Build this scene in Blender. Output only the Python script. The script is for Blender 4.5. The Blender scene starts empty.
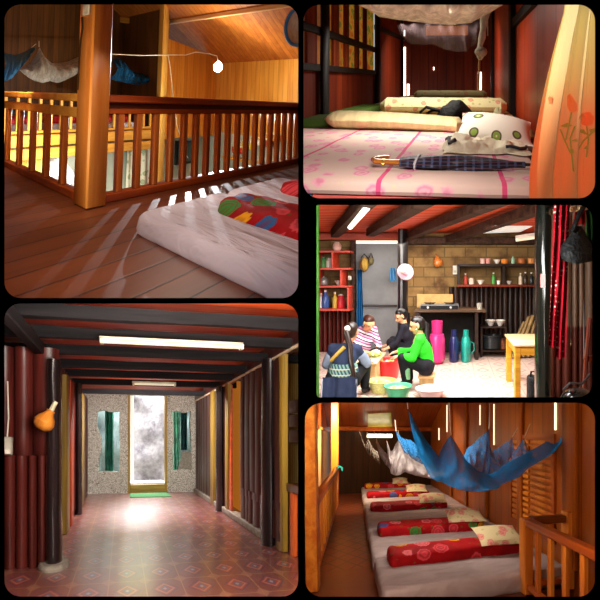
import bpy, bmesh, math, random
from mathutils import Vector as V, Matrix, noise as mn
random.seed(11)
PI = math.pi
COL = bpy.context.scene.collection
SC = bpy.context.scene
F = 560.0                      # focal length of the camera, in pixels of the 600 x 600 frame
CAM = V((0, 0, 8))
cam_d = bpy.data.cameras.new('camera'); cam_d.sensor_width = 36; cam_d.lens = 36 * F / 600
cam_d.clip_start = .05; cam_d.clip_end = 200
cam = bpy.data.objects.new('camera', cam_d); COL.objects.link(cam)
cam.location = CAM; cam.rotation_euler = (PI / 2, 0, 0); SC.camera = cam
SC.view_settings.view_transform = 'Standard'
SC.view_settings.look = 'None'

# ------------------------------------------------------------------ rooms
# Five rooms are sheared and stretched about the camera behind five openings of one black board.
# Each has its own skewed axes (right, deep, up); lengths before the skew are in metres,
# measured from the camera (X right, Y deep, Z up).
class Room:
    def __init__(s, u0, v0, f, q, cell, k=0.0, roll=0.0):
        st = F / f; cr, sr = math.cos(roll), math.sin(roll)
        D = V(((u0 - 300) / f, st, (300 - v0) / f)) * q  # depth axis skewed to the room's vanishing point in the image and lengthened
        R = V((cr, 0, -sr)) * q + D * k
        U = V((sr, 0, cr)) * q
        s.M = Matrix((R, D, U)).transposed(); s.I = s.M.inverted(); s.cell = cell; s.st = st; s.q = q
    def W(s, p): return CAM + s.M @ V(p)
    def ray(s, u, v): return s.I @ V((u - 300, F, 300 - v))  # room ray through an image pixel; the helpers below take positions from it
    def onZ(s, u, v, z): d = s.ray(u, v); return d * (z / d.z)
    def onY(s, u, v, y): d = s.ray(u, v); return d * (y / d.y)
    def onX(s, u, v, x): d = s.ray(u, v); return d * (x / d.x)
    def onP(s, u, v, p, n): d = s.ray(u, v); n = V(n); return d * (V(p).dot(n) / d.dot(n))

# ------------------------------------------------------------------ mesh builder
class MB:
    def __init__(s): s.v = []; s.rc = []; s.f = []
    def add(s, vs, fs):
        o = len(s.v)
        for p in vs: s.v.append(V(p)); s.rc.append(V(p))
        for f in fs: s.f.append([i + o for i in f])
        return s
    def join(s, m):
        o = len(s.v); s.v += [p.copy() for p in m.v]; s.rc += [p.copy() for p in m.rc]
        s.f += [[i + o for i in f] for f in m.f]; return s
    def place(s, loc=(0, 0, 0), rz=0, sc=(1, 1, 1), rx=0, ry=0):
        m = Matrix.Translation(V(loc)) @ Matrix.Rotation(rz, 4, 'Z') @ Matrix.Rotation(ry, 4, 'Y') @ Matrix.Rotation(rx, 4, 'X') @ Matrix.Diagonal((*sc, 1))
        s.v = [m @ p for p in s.v]; return s
    def basis(s, loc, e1, e2, e3=(0, 0, 1)):
        l, a, b, c = V(loc), V(e1), V(e2), V(e3)
        s.v = [l + a * p.x + b * p.y + c * p.z for p in s.v]; return s
    def warp(s, fn): s.v = [V(fn(p)) for p in s.v]; return s
    def frm(s, bm):
        bm.verts.index_update()
        s.add([v.co for v in bm.verts], [[v.index for v in f.verts] for f in bm.faces]); bm.free(); return s
    def box(s, c, d, bev=0.0, rz=0, seg=1):
        bm = bmesh.new(); bmesh.ops.create_cube(bm, size=1)
        m = Matrix.Translation(V(c)) @ Matrix.Rotation(rz, 4, 'Z') @ Matrix.Diagonal((d[0], d[1], d[2], 1))
        bmesh.ops.transform(bm, matrix=m, verts=bm.verts)
        if bev: bmesh.ops.bevel(bm, geom=bm.edges[:], offset=min(bev, min(d) * .45), segments=seg, affect='EDGES', profile=.5)
        return s.frm(bm)
    def b2(s, lo, hi, bev=0.0, seg=1):
        lo, hi = V(lo), V(hi); d = hi - lo
        return s.box((lo + hi) / 2, (abs(d.x), abs(d.y), abs(d.z)), bev, 0, seg)
    def bar(s, p0, p1, w, h, up=(0, 0, 1), bev=0.0):
        p0, p1 = V(p0), V(p1); d = p1 - p0; L = d.length; d.normalize()
        a = d.cross(V(up))
        if a.length < 1e-5: a = V((1, 0, 0))
        a.normalize(); b = a.cross(d).normalized()
        m = MB().box((0, 0, 0), (L, w, h), bev)
        mid = (p0 + p1) / 2
        m.v = [mid + d * p.x + a * p.y + b * p.z for p in m.v]
        return s.join(m)
    def quad(s, a, b, c, d): return s.add([a, b, c, d], [[0, 1, 2, 3]])
    def poly(s, pts): return s.add(pts, [list(range(len(pts)))])
    def prism(s, pts, off):
        n = len(pts); off = V(off); pts = [V(p) for p in pts]
        return s.add(pts + [p + off for p in pts], [list(range(n))[::-1], list(range(n, 2 * n))] + [[i, (i + 1) % n, n + (i + 1) % n, n + i] for i in range(n)])
    def tube(s, path, r, n=8, cap=True):
        path = [V(p) for p in path]; k = len(path)
        rr = r if isinstance(r, (list, tuple)) else [r] * k
        vs = []; fs = []; prev = None
        for i, p in enumerate(path):
            d = (path[min(i + 1, k - 1)] - path[max(i - 1, 0)]).normalized()
            a = prev - d * prev.dot(d) if prev is not None else d.orthogonal()
            if a.length < 1e-6: a = d.orthogonal()
            a.normalize(); prev = a; b = d.cross(a)
            for j in range(n):
                t = 2 * PI * j / n; vs.append(p + (a * math.cos(t) + b * math.sin(t)) * rr[i])
        for i in range(k - 1):
            for j in range(n): fs.append([i * n + j, i * n + (j + 1) % n, (i + 1) * n + (j + 1) % n, (i + 1) * n + j])
        if cap: fs += [list(range(n))[::-1], [(k - 1) * n + j for j in range(n)]]
        return s.add(vs, fs)
    def lathe(s, prof, c=(0, 0, 0), n=20, ax=None):
        c = V(c); vs = []; fs = []; k = len(prof)
        for r, z in prof:
            for j in range(n): t = 2 * PI * j / n; vs.append(c + V((r * math.cos(t), r * math.sin(t), z)))
        for i in range(k - 1):
            for j in range(n): fs.append([i * n + j, i * n + (j + 1) % n, (i + 1) * n + (j + 1) % n, (i + 1) * n + j])
        if prof[0][0] > 1e-4: fs.append(list(range(n))[::-1])
        if prof[-1][0] > 1e-4: fs.append([(k - 1) * n + j for j in range(n)])
        return s.add(vs, fs)
    def grid(s, fn, nu, nv):
        vs = [fn(i / nu, j / nv) for j in range(nv + 1) for i in range(nu + 1)]
        fs = [[j * (nu + 1) + i, j * (nu + 1) + i + 1, (j + 1) * (nu + 1) + i + 1, (j + 1) * (nu + 1) + i] for j in range(nv) for i in range(nu)]
        return s.add(vs, fs)
    def ell(s, c, r, n=14, m=9):
        prof = [(max(math.sin(PI * i / m), 1e-5), -math.cos(PI * i / m)) for i in range(m + 1)]
        e = MB().lathe(prof, (0, 0, 0), n); c = V(c)
        e.v = [c + V((p.x * r[0], p.y * r[1], p.z * r[2])) for p in e.v]; e.rc = [p.copy() for p in e.v]
        return s.join(e)
    def pad(s, L, Wd, H, r=.06, nx=26, ny=16, fn=None, pw=.5):
        """soft slab: top grid with rounded edges, sides down to z=0; centred in x,y"""
        def ed(t, n):   # denser at the rims
            return t
        vs = []; fs = []
        def h(x, y):
            dx = max(0, abs(x) - (L / 2 - r)) / r; dy = max(0, abs(y) - (Wd / 2 - r)) / r
            d = min(1, math.hypot(dx, dy)); return H - r * .9 * (1 - math.sqrt(max(0, 1 - d * d)))
        xs = [-L / 2] + [-L / 2 + r * a for a in (.12, .3, .6, 1)] + [-L / 2 + r + (L - 2 * r) * i / nx for i in range(1, nx)] + [L / 2 - r * a for a in (1, .6, .3, .12)] + [L / 2]
        ys = [-Wd / 2] + [-Wd / 2 + r * a for a in (.12, .3, .6, 1)] + [-Wd / 2 + r + (Wd - 2 * r) * i / ny for i in range(1, ny)] + [Wd / 2 - r * a for a in (1, .6, .3, .12)] + [Wd / 2]
        A, B = len(xs), len(ys)
        def rnd(x, y):  # round the plan corners
            qx, qy = abs(x) - (L / 2 - r), abs(y) - (Wd / 2 - r)
            if qx > 0 and qy > 0:
                l = math.hypot(qx, qy); mx = max(qx, qy); k = mx / l if l > 0 else 1
                return math.copysign(L / 2 - r + qx * k, x), math.copysign(Wd / 2 - r + qy * k, y)
            return x, y
        for y in ys:
            for x in xs:
                X, Y = rnd(x, y); z = h(X, Y)
                if fn: z += fn(X, Y)
                vs.append((X, Y, z))
        for j in range(B - 1):
            for i in range(A - 1): fs.append([j * A + i, j * A + i + 1, (j + 1) * A + i + 1, (j + 1) * A + i])
        ring = [i for i in range(A)] + [j * A + A - 1 for j in range(1, B)] + [(B - 1) * A + i for i in range(A - 2, -1, -1)] + [j * A for j in range(B - 2, 0, -1)]
        o = len(vs); n = len(ring)
        for t, ins in ((.5, 1.006), (.12, 1.0), (0, .985)):
            for i in ring: x, y, z = vs[i]; vs.append((x * ins, y * ins, z * t))
        pr = ring
        for lv in range(3):
            cur = [o + lv * n + i for i in range(n)]
            for i in range(n): fs.append([pr[(i + 1) % n], pr[i], cur[i], cur[(i + 1) % n]])
            pr = cur
        fs.append(pr[::-1])
        return s.add(vs, fs)
    def puff(s, L, Wd, H, n=14, e=.55):
        """pillow: two bulged faces meeting at a seam; centred, z from 0"""
        def z(u, v): return (max(0, (1 - u * u) * (1 - v * v))) ** e
        vs = []; fs = []; N = n + 1
        for sg in (1, -1):
            for j in range(N):
                for i in range(N):
                    u, v = 2 * i / n - 1, 2 * j / n - 1
                    pin = 1 - .07 * (1 - v * v) * abs(u) ** 3, 1 - .07 * (1 - u * u) * abs(v) ** 3
                    vs.append((u * L / 2 * pin[0], v * Wd / 2 * pin[1], H * .42 + sg * z(u, v) * H * (.58 if sg > 0 else .42)))
        for j in range(n):
            for i in range(n):
                a = j * N + i; fs.append([a, a + 1, a + N + 1, a + N]); b = a + N * N; fs.append([b + N, b + N + 1, b + 1, b])
        return s.add(vs, fs)

def clip_bm(bm, cell):  # cuts along camera sight planes through the cell's pixel edges
    a, b, c, d = cell
    for n in (V((F, -(a - 300), 0)), V((-F, (c - 300), 0)), V((0, -(b - 300), -F)), V((0, (d - 300), F))):
        n.normalize()
        if any((v.co - CAM).dot(n) < 0 for v in bm.verts):
            bmesh.ops.bisect_plane(bm, geom=bm.verts[:] + bm.edges[:] + bm.faces[:], plane_co=CAM, plane_no=n, clear_inner=True)

def make_obj(name, room, mb, mat, loc=None, sharp=40, parent=None, weld=False):
    """room-space builder -> mesh object in the world, cut by planes through the camera at the pixel edges of its cell"""
    bm = bmesh.new(); lay = bm.verts.layers.float_vector.new('rc')
    ws = [room.W(p) for p in mb.v] if room else mb.v
    vs = []
    for p, r in zip(ws, mb.rc):
        v = bm.verts.new(p); v[lay] = r; vs.append(v)
    for f in mb.f:
        try: bm.faces.new([vs[i] for i in f])
        except ValueError: pass
    if weld: bmesh.ops.remove_doubles(bm, verts=bm.verts[:], dist=1e-5)
    if room: clip_bm(bm, room.cell)
    if not bm.faces: bm.free(); return None
    bmesh.ops.recalc_face_normals(bm, faces=bm.faces[:])
    if loc is None:
        lo = V([min(v.co[i] for v in bm.verts) for i in range(3)]); hi = V([max(v.co[i] for v in bm.verts) for i in range(3)])
        loc = V(((lo.x + hi.x) / 2, (lo.y + hi.y) / 2, lo.z))
        setloc = True
    else: setloc = False
    for v in bm.verts: v.co -= loc
    me = bpy.data.meshes.new(name); bm.to_mesh(me); bm.free()
    me.polygons.foreach_set('use_smooth', [True] * len(me.polygons))
    me.set_sharp_from_angle(angle=math.radians(sharp))
    me.materials.append(mat)
    o = bpy.data.objects.new(name, me); COL.objects.link(o)
    if setloc: o.location = loc
    if parent is not None: o.parent = parent
    return o

def tag(o, label=None, cat=None, group=None, kind=None):
    if o is None: return None
    for k, x in (('label', label), ('category', cat), ('group', group), ('kind', kind)):
        if x: o[k] = x
    return o

class Thing:
    """an Empty at the thing's base that parents its parts"""
    def __init__(s, room, name, label, cat, base, group=None):
        s.room = room; s.base = room.W(base)
        s.o = bpy.data.objects.new(name, None); COL.objects.link(s.o); s.o.location = s.base; s.o.empty_display_size = .1
        tag(s.o, label, cat, group)
    def part(s, name, mb, mat, label=None, under=None, kind=None, sharp=40):
        o = make_obj(name, s.room, mb, mat, s.base, sharp, under or s.o)
        return tag(o, label, kind=kind)

def solo(room, name, mb, mat, label, cat, group=None, kind=None, sharp=40):
    return tag(make_obj(name, room, mb, mat, None, sharp), label, cat, group, kind)
def struct(room, name, mb, mat, label=None, sharp=40):
    return tag(make_obj(name, room, mb, mat, None, sharp), label, kind='structure')

def area(room, loc, aim, size, power, col=(1, 1, 1), size_y=None, spread=None):
    d = bpy.data.lights.new('area_light', 'AREA'); d.energy = power; d.color = col; d.size = size
    if size_y: d.shape = 'RECTANGLE'; d.size_y = size_y
    if spread: d.spread = spread
    o = bpy.data.objects.new('area_light', d); COL.objects.link(o)
    a, b = room.W(loc), room.W(aim); o.location = a
    o.rotation_euler = (b - a).to_track_quat('-Z', 'Y').to_euler(); return o
def point(room, loc, power, col=(1, 1, 1), r=.05):
    d = bpy.data.lights.new('point_light', 'POINT'); d.energy = power; d.color = col; d.shadow_soft_size = r
    o = bpy.data.objects.new('point_light', d); COL.objects.link(o); o.location = room.W(loc); return o
def added_spot(room, loc, aim, power, col, ang, blend=.3, r=.02):
    d = bpy.data.lights.new('spot_light', 'SPOT'); d.energy = power; d.color = col; d.spot_size = ang; d.spot_blend = blend; d.shadow_soft_size = r
    o = bpy.data.objects.new('spot_light', d); COL.objects.link(o)
    a, b = room.W(loc), room.W(aim); o.location = a; o.rotation_euler = (b - a).to_track_quat('-Z', 'Y').to_euler(); return o

def fbm(x, y=0, z=0): return mn.noise(V((x, y, z)))

# ------------------------------------------------------------------ materials
def rgb(h):
    h = h.lstrip('#'); c = [int(h[i:i + 2], 16) / 255 for i in (0, 2, 4)]
    return tuple(x / 12.92 if x <= .04045 else ((x + .055) / 1.055) ** 2.4 for x in c) + (1,)
class NT:
    def __init__(s, name, rough=.5, spec=.3, color=None):
        s.m = bpy.data.materials.new(name); s.m.use_nodes = True; s.t = s.m.node_tree
        s.b = s.t.nodes['Principled BSDF']; s.out = s.t.nodes['Material Output']
        s.b.inputs['Roughness'].default_value = rough; s.b.inputs['Specular IOR Level'].default_value = spec
        if color: s.b.inputs['Base Color'].default_value = color
        s._rc = None
    def n(s, t, **kw):
        x = s.t.nodes.new(t)
        for k, v in kw.items(): setattr(x, k, v)
        return x
    def put(s, inp, v):
        if isinstance(v, bpy.types.NodeSocket): s.t.links.new(v, inp)
        else: inp.default_value = v
    def rc(s):
        if s._rc is None:
            a = s.n('ShaderNodeAttribute'); a.attribute_name = 'rc'; s._rc = a.outputs['Vector']
            x = s.n('ShaderNodeSeparateXYZ'); s.put(x.inputs[0], s._rc); s.xyz = x.outputs
        return s._rc
    def x(s): s.rc(); return s.xyz[0]
    def y(s): s.rc(); return s.xyz[1]
    def z(s): s.rc(); return s.xyz[2]
    def mt(s, op, a, b=0.0, c=0.0, clamp=False):
        x = s.n('ShaderNodeMath', operation=op, use_clamp=clamp); s.put(x.inputs[0], a); s.put(x.inputs[1], b); s.put(x.inputs[2], c); return x.outputs[0]
    def mix(s, f, a, b, mode='MIX'):
        x = s.n('ShaderNodeMix', data_type='RGBA', blend_type=mode); s.put(x.inputs[0], f); s.put(x.inputs[6], a); s.put(x.inputs[7], b); return x.outputs[2]
    def cmb(s, x, y, z):
        c = s.n('ShaderNodeCombineXYZ'); s.put(c.inputs[0], x); s.put(c.inputs[1], y); s.put(c.inputs[2], z); return c.outputs[0]
    def scl(s, v, k):
        m = s.n('ShaderNodeVectorMath', operation='MULTIPLY'); s.put(m.inputs[0], v); m.inputs[1].default_value = k if isinstance(k, (tuple, list)) else (k, k, k); return m.outputs[0]
    def noise(s, v, scale=5, det=3, rough=.55, dist=0):
        x = s.n('ShaderNodeTexNoise'); s.put(x.inputs['Vector'], v); x.inputs['Scale'].default_value = scale; x.inputs['Detail'].default_value = det
        x.inputs['Roughness'].default_value = rough; x.inputs['Distortion'].default_value = dist; return x.outputs['Fac']
    def wn(s, v):
        x = s.n('ShaderNodeTexWhiteNoise', noise_dimensions='1D'); s.put(x.inputs['W'], v); return x.outputs['Value']
    def vor(s, v, scale=5, feat='F1', rnd=1.0):
        x = s.n('ShaderNodeTexVoronoi', feature=feat); s.put(x.inputs['Vector'], v); x.inputs['Scale'].default_value = scale; x.inputs['Randomness'].default_value = rnd; return x
    def ramp(s, f, stops, interp='LINEAR'):
        x = s.n('ShaderNodeValToRGB'); s.put(x.inputs[0], f); e = x.color_ramp; e.interpolation = interp
        while len(e.elements) < len(stops): e.elements.new(.5)
        for el, (p, c) in zip(e.elements, stops): el.position = p; el.color = c
        return x.outputs[0]
    def step(s, a, lo, hi):   # smooth 0..1
        x = s.n('ShaderNodeMapRange', interpolation_type='SMOOTHSTEP'); s.put(x.inputs[0], a); x.inputs[1].default_value = lo; x.inputs[2].default_value = hi; return x.outputs[0]
    def col(s, c): s.put(s.b.inputs['Base Color'], c); return s
    def bump(s, h, st=.4, d=.01):
        x = s.n('ShaderNodeBump'); s.put(x.inputs['Height'], h); x.inputs['Strength'].default_value = st; x.inputs['Distance'].default_value = d
        s.t.links.new(x.outputs[0], s.b.inputs['Normal']); return s
    def emit(s, c, k): s.put(s.b.inputs['Emission Color'], c); s.b.inputs['Emission Strength'].default_value = k; return s
    def alpha(s, a): s.put(s.b.inputs['Alpha'], a); return s
MATS = {}
def plain(name, c='#888888', rough=.5, spec=.3, var=.15, scale=8, bump=0.0, metal=0.0):
    if name in MATS: return MATS[name]
    t = NT(name, rough, spec); c = rgb(c); n = t.noise(t.rc(), scale, 3)
    d = tuple(x * (1 - var) for x in c[:3]) + (1,); l = tuple(min(1, x * (1 + var)) for x in c[:3]) + (1,)
    t.col(t.mix(t.step(n, .3, .7), d, l)); t.b.inputs['Metallic'].default_value = metal
    if bump: t.bump(n, bump, .02)
    MATS[name] = t.m; return t.m
def glow(name, c, k, base=None):
    if name in MATS: return MATS[name]
    t = NT(name, .4, .3, rgb(base or c)); t.emit(rgb(c), k); MATS[name] = t.m; return t.m
def wood(name, c1='#444444', c2='#888888', gax=2, plank=None, pax=0, gap='#1a0c05', rough=.4, spec=.35, grain=14, stretch=.06, gapw=.04, bump=.25, off=0.0, light=None):
    """boards: grain runs along gax, boards of width `plank` counted along pax"""
    if name in MATS: return MATS[name]
    t = NT(name, rough, spec); t.rc()
    sc = [1, 1, 1]; sc[gax] = stretch
    vec = t.scl(t.rc(), tuple(sc)); c1, c2 = rgb(c1), rgb(c2)
    if plank:
        a = t.mt('DIVIDE', t.mt('ADD', t.xyz[pax], off), plank); idx = t.mt('FLOOR', a); fr = t.mt('FRACT', a); rv = t.wn(idx)
        ad = t.n('ShaderNodeVectorMath', operation='ADD'); t.put(ad.inputs[0], vec); t.put(ad.inputs[1], t.cmb(t.mt('MULTIPLY', rv, 7), t.mt('MULTIPLY', rv, 3), t.mt('MULTIPLY', rv, 5))); vec = ad.outputs[0]
    n = t.noise(vec, grain, 4, .6, .6)
    f = t.step(n, .28, .72)
    if plank: f = t.mt('ADD', t.mt('MULTIPLY', f, .6), t.mt('MULTIPLY', rv, .4))
    c = t.mix(f, c1, c2)
    h = n
    if plank:
        g = t.mt('MULTIPLY', t.step(fr, gapw * .3, gapw), t.step(t.mt('SUBTRACT', 1, fr), gapw * .3, gapw))
        c = t.mix(g, rgb(gap), c); h = t.mt('ADD', t.mt('MULTIPLY', n, .25), g)
    t.col(c); t.bump(h, bump, .008); MATS[name] = t.m; return t.m
# ------------------------------------------------------------------ fabrics used in several rooms
def quilt_mat(name, scale=4.2, dark=1.0):
    if name in MATS: return MATS[name]
    t = NT(name, .75, .15); t.rc(); v = t.cmb(t.xyz[0], t.mt('ADD', t.xyz[1], t.xyz[2]), 0.0)
    nz = t.noise(v, 14, 3); sh = t.n('ShaderNodeVectorMath', operation='ADD'); t.put(sh.inputs[0], v)
    t.put(sh.inputs[1], t.cmb(t.mt('MULTIPLY', nz, .06), t.mt('MULTIPLY', t.noise(v, 17, 2), .06), 0.0))
    a = t.vor(sh.outputs[0], scale, 'F1', .6); d = a.outputs['Distance']; cc = t.n('ShaderNodeSeparateColor'); t.put(cc.inputs[0], a.outputs['Color'])
    fl = t.ramp(cc.outputs[0], [(0, rgb('#d8434e')), (.36, rgb('#e8a21c')), (.55, rgb('#e46a74')), (.76, rgb('#2c5f9a')), (.84, rgb('#2f8a3c'))], 'CONSTANT')
    ring = t.mt('MULTIPLY_ADD', t.mt('SINE', t.mt('MULTIPLY', d, 44)), .5, .5)
    flr = t.mix(t.mt('MULTIPLY', ring, .6), fl, rgb('#7a0a14'))
    b = t.vor(sh.outputs[0], scale * 2.3, 'F1', .9); lf = t.mt('LESS_THAN', b.outputs['Distance'], .2)
    base = t.mix(t.mt('MULTIPLY', lf, .7), rgb('#a50d15'), rgb('#2f6a2c'))
    base = t.mix(t.step(t.noise(v, 5, 2), .35, .7), base, rgb('#8a0a12'))
    c = t.mix(t.mt('LESS_THAN', d, .43), base, flr); t.col(c); t.bump(t.noise(v, 9, 3), .5, .02); MATS[name] = t.m; return t.m
def cloth(name, c, rough=.8, fold=.25, scale=(3, 9, 3), var=.08):
    if name in MATS: return MATS[name]
    t = NT(name, rough, .15); c = rgb(c); n = t.noise(t.scl(t.rc(), scale), 1.6, 3, .5, .8)
    t.col(t.mix(t.step(n, .3, .7), tuple(x * (1 - var) for x in c[:3]) + (1,), tuple(min(1, x * (1 + var)) for x in c[:3]) + (1,))); t.bump(n, fold, .05); MATS[name] = t.m; return t.m
def sheet_mat(name, c, var=.1, st=.5):
    return cloth(name, c, .8, st, (2.0, 5.5, 2.0), var)
def net_mat(name, c, a0=.45, a1=.85):
    if name in MATS: return MATS[name]
    t = NT(name, .9, .05); c = rgb(c); n = t.noise(t.scl(t.rc(), (7, 7, 3)), 2.2, 3, .6, .6)
    t.col(t.mix(n, tuple(x * .75 for x in c[:3]) + (1,), c))
    t.alpha(t.mt('MULTIPLY_ADD', t.step(n, .3, .72), a1 - a0, a0))
    tr = t.n('ShaderNodeBsdfTranslucent'); t.put(tr.inputs[0], c)
    MATS[name] = t.m; return t.m
def floral_mat(name, base='', pinks='', leaf='', scale=9, thr=.34, stripes=None, sx=0, line='#d86a8a'):
    if name in MATS: return MATS[name]
    t = NT(name, .8, .15); t.rc(); v = t.rc(); nz = t.noise(v, 22, 3)
    sh = t.n('ShaderNodeVectorMath', operation='ADD'); t.put(sh.inputs[0], v); t.put(sh.inputs[1], t.cmb(t.mt('MULTIPLY', nz, .05), t.mt('MULTIPLY', t.noise(v, 19, 2), .05), 0.0))
    a = t.vor(sh.outputs[0], scale, 'F1', .9); d = a.outputs['Distance']
    ring = t.mt('MULTIPLY_ADD', t.mt('SINE', t.mt('MULTIPLY', d, 38)), .5, .5)
    f = t.mix(ring, rgb(pinks[0]), rgb(pinks[1]))
    b = t.vor(sh.outputs[0], scale * 1.7, 'F1', 1.0)
    c = t.mix(t.mt('MULTIPLY', t.mt('LESS_THAN', b.outputs['Distance'], .22), .6), rgb(base), rgb(leaf))
    c = t.mix(t.mt('MULTIPLY', t.step(t.mt('SUBTRACT', thr, d), 0, .06), .85), c, f)
    if stripes:
        fr = t.mt('ABSOLUTE', t.mt('SUBTRACT', t.mt('FRACT', t.mt('DIVIDE', t.xyz[sx], stripes)), .5)); c = t.mix(t.mt('LESS_THAN', fr, .02), c, rgb(line))
    t.col(c); t.bump(t.noise(v, 7, 3), .25, .02); MATS[name] = t.m; return t.m

def lerp_poly(pts, t):
    """point on an open polyline, by its points' own spacing"""
    pts = [V(p) for p in pts]; k = len(pts) - 1; x = min(t * k, k - 1e-6); i = int(x); f = x - i
    return pts[i].lerp(pts[i + 1], f)
def sheet(top, bot, nu=40, nv=10, belly=(0, 0, 0), wob=.02, seed=0.0):
    """a hanging sheet between an upper and a lower edge, pushed out along `belly` midway"""
    B = V(belly)
    def fn(u, v):
        a, b = lerp_poly(top, u), lerp_poly(bot, u); p = a.lerp(b, v)
        p += B * math.sin(PI * v) + B.normalized() * (wob * fbm(u * 14 + seed, v * 2.2, seed) + wob * .45 * math.sin(u * 46 + v * 2.5 + seed) * math.sin(PI * v)) if B.length else V((0, wob * fbm(u * 14 + seed, v * 2.2, seed), 0))
        return p
    return MB().grid(fn, nu, nv)
# ------------------------------------------------------------------ people: one skin surface grown over tapered limbs, with clothes and hair over it
def caps(m, p0, p1, r0, r1, n=12):
    p0, p1 = V(p0), V(p1); m.ell(p0, (r0,) * 3, n, 8); m.ell(p1, (r1,) * 3, n, 8)
    if (p1 - p0).length > 1e-4: m.tube([p0, p0.lerp(p1, .5), p1], [r0, (r0 + r1) / 2, r1], n)
def fuse(m, vox=.010, it=3):
    """melt overlapping limbs into one continuous skin"""
    me = bpy.data.meshes.new('fuse'); me.from_pydata([tuple(p) for p in m.v], [], m.f); o = bpy.data.objects.new('fuse', me); COL.objects.link(o)
    r = o.modifiers.new('r', 'REMESH'); r.mode = 'VOXEL'; r.voxel_size = vox
    s = o.modifiers.new('s', 'SMOOTH'); s.iterations = it; s.factor = .5
    ev = o.evaluated_get(bpy.context.evaluated_depsgraph_get()); d = ev.to_mesh()
    out = MB().add([v.co.copy() for v in d.vertices], [list(p.vertices) for p in d.polygons])
    ev.to_mesh_clear(); bpy.data.objects.remove(o); bpy.data.meshes.remove(me); return out
def hand(m, w, d, nrm, side, curl=.5):
    """palm, four unequal bent fingers and a thumb leaving the side of the palm"""
    w, d, nrm = V(w), V(d).normalized(), V(nrm).normalized(); s = d.cross(nrm).normalized() * side; nrm = s.cross(d).normalized() * (1 if s.cross(d).dot(nrm) > 0 else -1)
    for t in (-.022, 0, .022): caps(m, w + s * t * .7, w + d * .08 + s * t, .017, .015, 8)
    for t, L in ((-.030, .062), (-.010, .078), (.011, .072), (.031, .056)):
        a = w + d * .085 + s * t; b = a + (d * math.cos(curl * .5) - nrm * math.sin(curl * .5)) * L * .55; c = b + (d * math.cos(curl * 1.4) - nrm * math.sin(curl * 1.4)) * L * .5
        caps(m, a, b, .0095, .0088, 8); caps(m, b, c, .0088, .0078, 8)
    a = w + d * .025 - s * .03; b = a + (d * .6 - s * .75 - nrm * .3).normalized() * .042; c = b + (d * .9 - s * .2 - nrm * .4).normalized() * .03
    caps(m, a, b, .013, .011, 8); caps(m, b, c, .011, .009, 8)
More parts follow.
